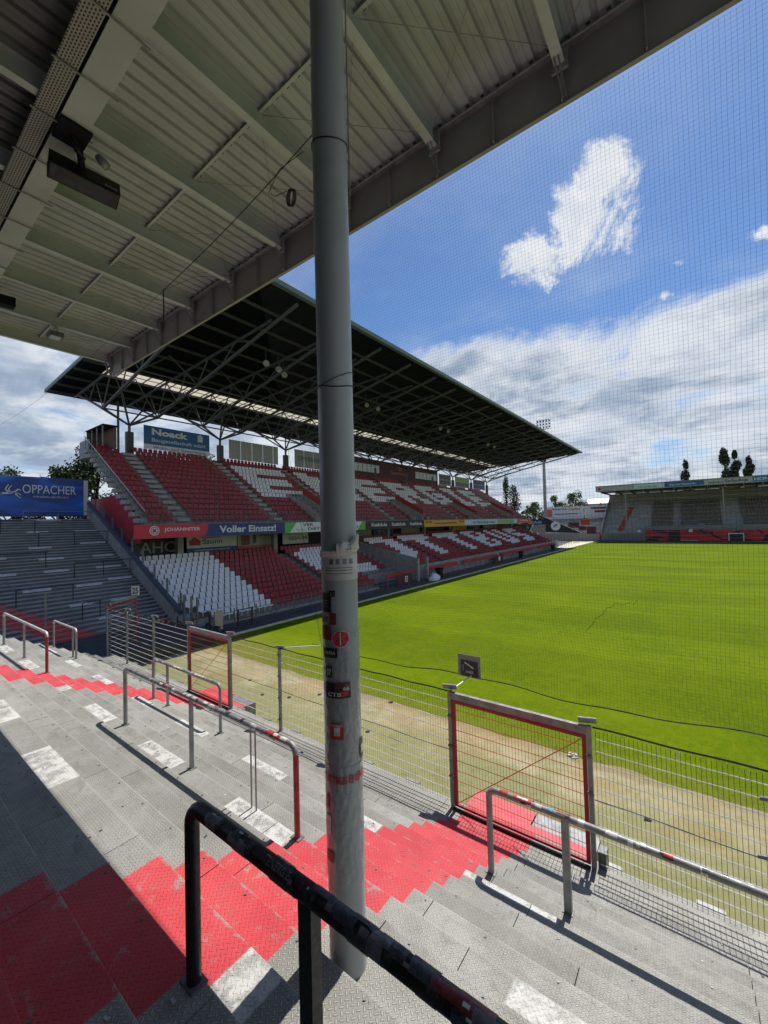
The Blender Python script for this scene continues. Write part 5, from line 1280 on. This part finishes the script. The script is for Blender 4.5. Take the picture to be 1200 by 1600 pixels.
# ------------------------------------------------------------------ far stand
fs_ = empty('far_stand', (10, 133, ZG), 'distant covered stand behind the opposite goal with beige seat blocks', 'grandstand')
FYF = 130.0
for i in range(20):
    y = FYF + 1.2 + i * .75; z = -3.9 + .47 * i
    MB().box((-21.0, y, z - 2.5 if i else ZG), (75, y + .75, z)).build('step', 'dark_step', fs_)
MB().box((-21.2, FYF + 16.3, ZG), (75, FYF + 16.5, 7.4)).build('rear_wall', 'concrete', fs_)
MB().prism([(FYF + .9, ZG), (FYF + 16.4, ZG), (FYF + 16.4, 6.2), (FYF + .9, -3.4)], 'x', -21.25, -21.02).build('side_wall', 'galv_dark', fs_)
MB().tube([(-21.3, FYF + .9, -3.0), (-21.3, FYF + 12, 4.4)], .08, 6).build('side_rail', 'white_paint', fs_)
# roof with fascia
MB().prism([(FYF, 7.55), (FYF + 17.2, 7.9), (FYF + 17.2, 8.25), (FYF, 8.0)], 'x', -22.2, 75).build('roof', 'galv_dark', fs_)
MB().prism([(FYF - .25, 7.55), (FYF - .02, 7.55), (FYF - .02, 9.0), (FYF - .25, 9.0)], 'x', -22.2, 75).build('fascia', 'ban_grey', fs_)
MB().box((-22.3, FYF - .4, 9.0), (75, FYF + .3, 9.14)).build('roof_edge', 'galv_dark', fs_)
def fad(x0, x1, m_, t=None, tm_='st_black', ta=0, tw=0, th=.7):
    board_y(FYF - .31, x0, x1, 7.7, 8.92, m_, fs_, 'banner', .05)
    if t: text(t, (x0 + ta, FYF - .31, 7.95), UX, UZ, tw, th, tm_, fs_, lift=.02)
fad(-21.9, -12.9, 'ban_grey'); fad(-12.8, -6.0, 'ban_pale', 'Druckerei', 'ban_green', 1.0, 4.2, .5); fad(-5.9, 2.2, 'ban_sky', 'Sportpark', 'ban_white', 1.0, 5.6, .5)
fad(2.3, 11.2, 'ban_grey', 'Autohaus', 'st_black', .8, 2.9, .4); text('Schulze', (6.2, FYF - .31, 7.95), UX, UZ, 4.3, .72, 'st_black', fs_, lift=.02)
fad(11.3, 22, 'ban_sky', 'HONESTY', 'ban_white', .3, 5.2, .72); fad(22.1, 40, 'ban_white')
disc = MB(); disc.add([(-21.2 + .35 * math.cos(t), FYF - .37, 8.3 + .35 * math.sin(t)) for t in np.linspace(0, 2 * math.pi, 12, endpoint=False)], [tuple(range(12))]); disc.build('emblem', 'ban_red', fs_)
# light slots between wall and roof
MB().box((-19.5, FYF + 15.9, 7.42), (70, FYF + 16.0, 7.9)).build('light_strip', 'translucent', fs_)
for x in np.arange(-21, 60, 3.4): MB().box((x, FYF + .3, 7.1), (x + .22, FYF + 16.3, 7.55)).build('roof_beam', 'galv_dark', fs_)
for x in (-15.1, 5.9, 27, 48): MB().tube([(x, FYF + 1.6, -3.9), (x, FYF + 1.6, 7.2)], .2, 8).build('column', 'concrete', fs_)
MB().box((-20.9, FYF + 14.5, 4.7), (70, FYF + 14.6, 7.3)).build('rear_panel', 'concrete', fs_)
def seatblock(xa, xb, i0, i1):
    for x in np.arange(xa, xb, .62):
        m_ = MB()
        for i in range(i0, i1):
            y = FYF + 1.2 + i * .75; z = -3.9 + .47 * i
            m_.box((x, y + .25, z + .05), (x + .42, y + .35, z + .55)); m_.box((x, y + .05, z + .30), (x + .42, y + .25, z + .36))
        m_.build('seat_file', 'seat_beige', fs_, kind='stuff')
seatblock(-9.4, -4.9, 2, 19); seatblock(-2.9, 5.4, 2, 19); seatblock(9.6, 22, 2, 19)
m_ = MB()
for i in range(1, 16):
    y = FYF + 1.2 + i * .75; z = -3.9 + .47 * i; m_.box((-17.6 + .13 * i, y - .01, z - .4), (-16.2 + .13 * i, y + .74, z + .012))
m_.build('red_aisle', 'red_wall', fs_)
for xa, xb in ((-4.8, -3.1), (6.1, 9.2)):
    m_ = MB()
    for i in range(19):
        y = FYF + 1.2 + i * .75; z = -3.9 + .47 * i; m_.box((xa, y - .012, z - .2), (xb, y + .4, z + .015))
    m_.build('stair_flight', 'concrete', fs_)
m_ = MB(); q_ = random.Random(8)
for i in range(7):
    x = -21 + i * 1.6
    for j in range(5):
        r = j * 3 + 1; y = FYF + 1.2 + r * .75; z = -3.9 + .47 * r
        if (i + j) % 2: m_.box((x, y, z + .95), (x + 1.9, y + .06, z + 1.02)); m_.box((x, y, z), (x + .06, y + .06, z + .95))
m_.build('crush_rails', 'galv', fs_, kind='stuff')
board_y(FYF + .4, -10.5, 60, ZG + .1, -3.5, 'tarp_red', fs_, 'front_banner', .06)
board_y(FYF + .5, -21.2, -10.6, ZG, -4.3, 'galv_dark', fs_, 'front_wall', .3)
board_y(FYF + .35, -10.8, 24, -3.5, -2.3, 'galv_dark', fs_, 'front_rail_panel', .04)
board_y(FYF + .2, 6.4, 9.3, ZG, -4.4, 'ban_white', fs_, 'gate', .05); board_y(FYF + .15, 6.6, 9.1, ZG + .2, -4.6, 'ban_black', fs_, 'gate', .04)
board_y(FYF + .1, -5.5, -3.2, ZG, -3.6, 'ban_black', fs_, 'tunnel_mouth', .05)
for x in (-12.4, -1.3): board_y(FYF + .05, x, x + .8, -4.1, -3.4, 'white_paint', fs_, 'number_plate', .04)
board_y(FYF + .1, -3.1, .6, ZG, ZG + .45, 'ban_grey', fs_, 'bench', .5)
MB().box((-2.6, FYF + 3.2, -3.0), (.6, FYF + 3.4, -1.2)).build('cabin_front', 'ban_dgrey', fs_); MB().box((.7, FYF + 3.2, -3.2), (2.0, FYF + 3.4, -2.0)).build('cabin_front', 'concrete', fs_)
MB().box((-23, FYF - 1.4, ZG), (75, FYF - 1.0, ZG + .35)).build('kerb_wall', 'ban_blue', fs_)

# far left corner between the stands
fc = empty('corner_stand', (-28, 136, ZG), 'small open corner terrace between the grandstand and the far stand', 'terrace')
for i in range(11):
    MB().box((-40, 133 + i * .9, ZG), (-21.6, 134 + i * .9, -5.0 + .5 * i)).build('step', 'dark_step', fc)
q_ = random.Random(33)
for (xa, xb, za, zb_, m_) in ((-30.5, -27.5, -2.6, -1.0, 'wall_maroon'), (-27.0, -24.6, -1.8, -.2, 'red_wall'), (-25.5, -23.0, -4.4, -2.4, 'wall_maroon'), (-24.2, -21.9, -6.2, -4.0, 'red_wall'), (-29, -26, -4.2, -3.2, 'dark_step'), (-27.6, -25.6, -3.4, -2.2, 'wall_maroon')):
    board_y(133.0 - q_.random() * .3 - .3, xa, xb, za, zb_, m_, fc, 'panel')
MB().box((-40, 132, ZG), (-22, 132.2, -4.4)).build('front_wall', 'concrete', fc)
cbd = empty('sponsor_board', (-32, 128, -6), 'black triangular board with a white round emblem below the far corner', 'billboard')
MB().prism([(-36.5, -3.6), (-36.5, 1.0), (-25.9, -4.1)], 'y', 127.9, 128.0).build('panel', 'ban_black', cbd)
P = [(-33.0 + 1.35 * math.cos(t), 127.88, -1.9 + 1.35 * math.sin(t)) for t in np.linspace(0, 2 * math.pi, 24, endpoint=False)]; MB().add(P, [tuple(range(24))]).build('emblem', 'ban_white', cbd)
MB().prism([(-33.7, -1.9), (-32.4, -1.2), (-32.6, -1.8), (-33.4, -2.2)], 'y', 127.84, 127.87).build('emblem', 'ban_dgrey', cbd)
MB().tube([(-36.5, 127.9, 2.1), (-25.9, 127.9, -3.2)], .06, 6).build('handrail', 'galv_dark', cbd); MB().tube([(-36.5, 127.9, 1.05), (-25.9, 127.9, -4.0)], .08, 6).build('handrail', 'galv_light', cbd)
wb_ = [(-39.6, -28.2, 'ban_white', 'long white sponsor hoarding at the far corner', [('Energie', -37.6, 2.9, 4.4, .8, 'ban_blue'), ('Cottbus', -32.6, 2.9, 3.4, .8, 'ban_coral')]), (-27.9, -21.0, 'ban_white', 'white hoarding with red bars beside the far stand', [])]
for (xa, xb, m_, lb, tx) in wb_:
    r_ = empty('sponsor_board', ((xa + xb) / 2, 143, 0), lb, 'billboard')
    board_y(143.0, xa * 1.0, xb, .2, 4.1, m_, r_)
    for (t, x, z, w, h, mm) in tx: text(t, (x, 143, z), UX, UZ, w, h, mm, r_, lift=.03)
    if not tx:
        board_y(142.93, -26.0, -21.6, 3.0, 3.6, 'st_dkred', r_, 'bar', .04); board_y(142.93, -25.0, -21.4, 1.9, 2.6, 'st_dkred', r_, 'bar', .04)
    else:
        board_y(142.93, -39.5, -37.9, .8, 3.4, 'ban_coral', r_, 'bar', .04); board_y(142.93, -37.0, -30, 1.6, 1.9, 'ban_sky', r_, 'bar', .04)
r_ = empty('sponsor_board', (-39, 116, -.6), 'blue banner hung beyond the end of the grandstand', 'billboard'); board_y(116, -38.5, -32.6, -1.2, .1, 'ban_navy', r_); board_y(116.1, -36.2, -32.6, -3.6, -1.3, 'concrete', r_, 'panel'); text('LEAG', (-37.2, 116, -.95), UX, UZ, 3.6, .7, 'ban_pale', r_, lift=.03)
MB().tube([(-36.8, 112, -5.2), (-34.6, 112, -1.2)], .12, 6).build('prop', 'ban_pale', label='pale leaning prop below the blue banner', cat='post')
# raised pale apron at the far left corner of the pitch
MB().quad((-26.5, 100, ZG + .02), (-22.9, 100, ZG + .02), (-22.9, 130, ZG + .02), (-29, 130, ZG + .02)).build('apron', 'kerb_cream', kind='structure')

# floodlight mast
fm_ = empty('floodlight_mast', (-39.2, 140, ZG), 'tall floodlight mast behind the far corner', 'floodlight')
MB().tube([(-39.2, 140, ZG), (-39.0, 140, 30.2)], [.62, .36], 12).build('mast', 'girder_steel', fm_)
MB().box((-40.0, 139.6, 19.2), (-38.3, 140.4, 20.3)).build('speaker_cluster', 'dark_void', fm_)
MB().box((-41.0, 139.9, 29.9), (-36.9, 140.1, 30.1)).box((-41.0, 139.9, 33.0), (-36.9, 140.1, 33.15)).build('crossarm', 'galv_dark', fm_)
for i in range(5):
    x = -40.9 + i * .95; MB().box((x, 139.95, 29.9), (x + .08, 140.05, 33.2)).build('head_frame', 'galv_dark', fm_)
    for j in range(3): MB().box((x + .14, 139.5, 30.3 + j * 1.0), (x + .66, 139.8, 30.85 + j * 1.0)).build('lamp', 'galv', fm_)

# ------------------------------------------------------------------ trees
def tree(x, y, z0, H, Wd, leafm, label, nleaf=1500, leaf=.35, kind='round', cat='tree', group='trees around the ground'):
    r_ = empty('tree', (x, y, z0), label, cat, group); q_ = random.Random(int(abs(x) * 13 + y * 7))
    MB().tube([(x, y, z0), (x + .1, y, z0 + H * .45), (x, y + .1, z0 + H * .85)], [H * .022, H * .015, H * .004], 8).build('trunk', 'bark', r_)
    cl_ = []
    nb_ = 26 if kind == 'round' else 22
    for i in range(nb_):
        if kind == 'round':
            t = q_.random(); a = q_.uniform(0, 6.28); rr_ = Wd * .5 * math.sqrt(q_.random()) * math.sin(math.pi * (.22 + .72 * t)) 
            c = Vector((x + math.cos(a) * rr_, y + math.sin(a) * rr_, z0 + H * (.32 + .62 * t))); s_ = Wd * q_.uniform(.10, .19)
        else:
            t = q_.random(); a = q_.uniform(0, 6.28); rr_ = Wd * .32 * math.sin(math.pi * min(1, .12 + .86 * t)) * q_.random()
            c = Vector((x + math.cos(a) * rr_, y + math.sin(a) * rr_, z0 + H * (.12 + .86 * t))); s_ = Wd * .24 * (1.1 - .6 * t)
        cl_.append((c, s_))
    lb_ = MB()
    for c, s_ in cl_[:12]: lb_.tube([(x, y, z0 + (c.z - z0) * .7), c], [H * .007, H * .002], 5)
    lb_.build('limbs', 'bark', r_)
    V = []; F = []
    for i in range(nleaf):
        c, s_ = q_.choice(cl_); d = Vector((q_.gauss(0, 1), q_.gauss(0, 1), q_.gauss(0, .8))).normalized() * s_ * (q_.random() ** .4) 
        if kind != 'round': d.z *= 2.2
        p = c + d; a = Vector((q_.gauss(0, 1), q_.gauss(0, 1), q_.gauss(0, 1))).normalized(); b_ = a.cross(Vector((q_.gauss(0, 1), q_.gauss(0, 1), q_.gauss(0, 1)))).normalized(); l = leaf * q_.uniform(.6, 1.3)
        k = len(V); V += [p - a * l * .5, p + b_ * l * .32, p + a * l * .5, p - b_ * l * .32]; F.append((k, k + 1, k + 2, k + 3))
    MB().add(V, F).build('crown', leafm, r_)
    return r_
# behind the blue board and the corner of the grandstand
tree(-62, 11.8, -6.6, 14.6, 7.5, 'leaf_dark', 'broad dark tree behind the blue board', 5000, .34)
tree(-60, 15.6, -6.6, 15.8, 8, 'leaf_dark', 'dark tree left of the grandstand stairs', 6000, .34)
tree(-61, 19.6, -6.6, 18.3, 9, 'leaf_dark', 'tallest dark tree just behind the grandstand cabin', 8000, .34)
tree(-64, 24.5, -6.6, 15.5, 9, 'leaf_dark', 'dark tree hidden behind the upper seats', 4000, .4)
tree(-63, 8.6, -6.6, 13.6, 4, 'leaf_dark', 'small dark tree at the left edge behind the blue board', 3000, .3)
tree(-62, 33.5, -6.6, 21.0, 8.5, 'leaf_mid', 'green tree seen between the Noack board and the slatted board', 6000, .36)
tree(-62, 28.0, -6.6, 21.5, 7.5, 'leaf_mid', 'green tree showing above the Noack board', 5000, .36)
# far
tree(-56, 150, -6.6, 23.0, 7.5, 'leaf_poplar', 'slim poplar just right of the far grandstand end', 2600, .5, 'poplar')
tree(-53.2, 150, -6.6, 21.5, 6.5, 'leaf_poplar', 'second slim poplar beside the grandstand end', 2200, .5, 'poplar')
tree(-46, 150, -6.6, 12.4, 7, 'leaf_dark', 'low dark tree left of the floodlight mast', 1600, .5)
tree(-50, 165, -6.6, 14.0, 9, 'leaf_mid', 'pale green tree left of the floodlight mast', 2200, .6)
tree(-44.0, 172, -6.6, 17.6, 8, 'leaf_mid', 'green tree just right of the floodlight mast', 2600, .6)
tree(-36.8, 172, -6.6, 17.8, 9, 'leaf_mid', 'second green tree right of the floodlight mast', 2600, .6)
tree(-35.8, 160, -6.6, 12.0, 13, 'leaf_yellow', 'wide yellow-green bush above the white hoardings', 2600, .55)
tree(-20.0, 170, -6.6, 13.4, 7, 'leaf_dark', 'dark tree beside the left end of the far stand', 1600, .5)
for x, h in ((-29.5, 11.6), (-26.5, 11.2), (-23.8, 11.0)): tree(x, 180, -6.6, h + 1.2, 3.5, 'leaf_dark', 'small dark conifer on the skyline left of the far stand', 700, .5, 'poplar', group='small conifers on the skyline')
tree(-1.6, 170, -6.6, 26.0, 6, 'leaf_poplar', 'single poplar rising behind the far stand roof', 5000, .75, 'poplar')
tree(8.4, 172, -6.6, 28.6, 6.2, 'leaf_poplar', 'left one of the three poplars behind the far stand roof', 5000, .75, 'poplar')
tree(11.0, 172, -6.6, 27.0, 5.6, 'leaf_poplar', 'middle one of the three poplars behind the far stand roof', 5000, .75, 'poplar')
tree(14.4, 172, -6.6, 25.4, 5, 'leaf_poplar', 'right one of the three poplars behind the far stand roof', 5000, .75, 'poplar')
bd = empty('house', (-33, 195, ZG), 'low white-roofed building on the skyline behind the yellow-green bush', 'building')
MB().box((-36, 190, ZG), (-26, 200, 6.2)).build('wall', 'ban_grey', bd); MB().prism([(190, 6.2), (200, 6.2), (195, 8.6)], 'x', -36.5, -25.5).build('roof', 'white_paint', bd)
wd_ = MB(); q_ = random.Random(99)
V = []; F = []
for i in range(9000):
    a = q_.uniform(-.75, .5); d = q_.uniform(230, 300); x = math.sin(a) * d; y = math.cos(a) * d; z = ZG + abs(q_.gauss(0, 4.5)) + 2.5 * mnoise.noise(Vector((a * 25, 0, 0))); z = min(z, 5)
    k = len(V); l = 1.6; u1 = Vector((q_.gauss(0, 1), q_.gauss(0, 1), q_.gauss(0, 1))).normalized(); u2 = u1.cross(Vector((q_.gauss(0, 1), .3, 1))).normalized(); p = Vector((x, y, z))
    V += [p - u1 * l, p + u2 * l * .7, p + u1 * l, p - u2 * l * .7]; F.append((k, k + 1, k + 2, k + 3))
wd_.add(V, F).build('distant_wood', 'leaf_dark', kind='stuff', label='distant dark tree line on the horizon', cat='woodland')
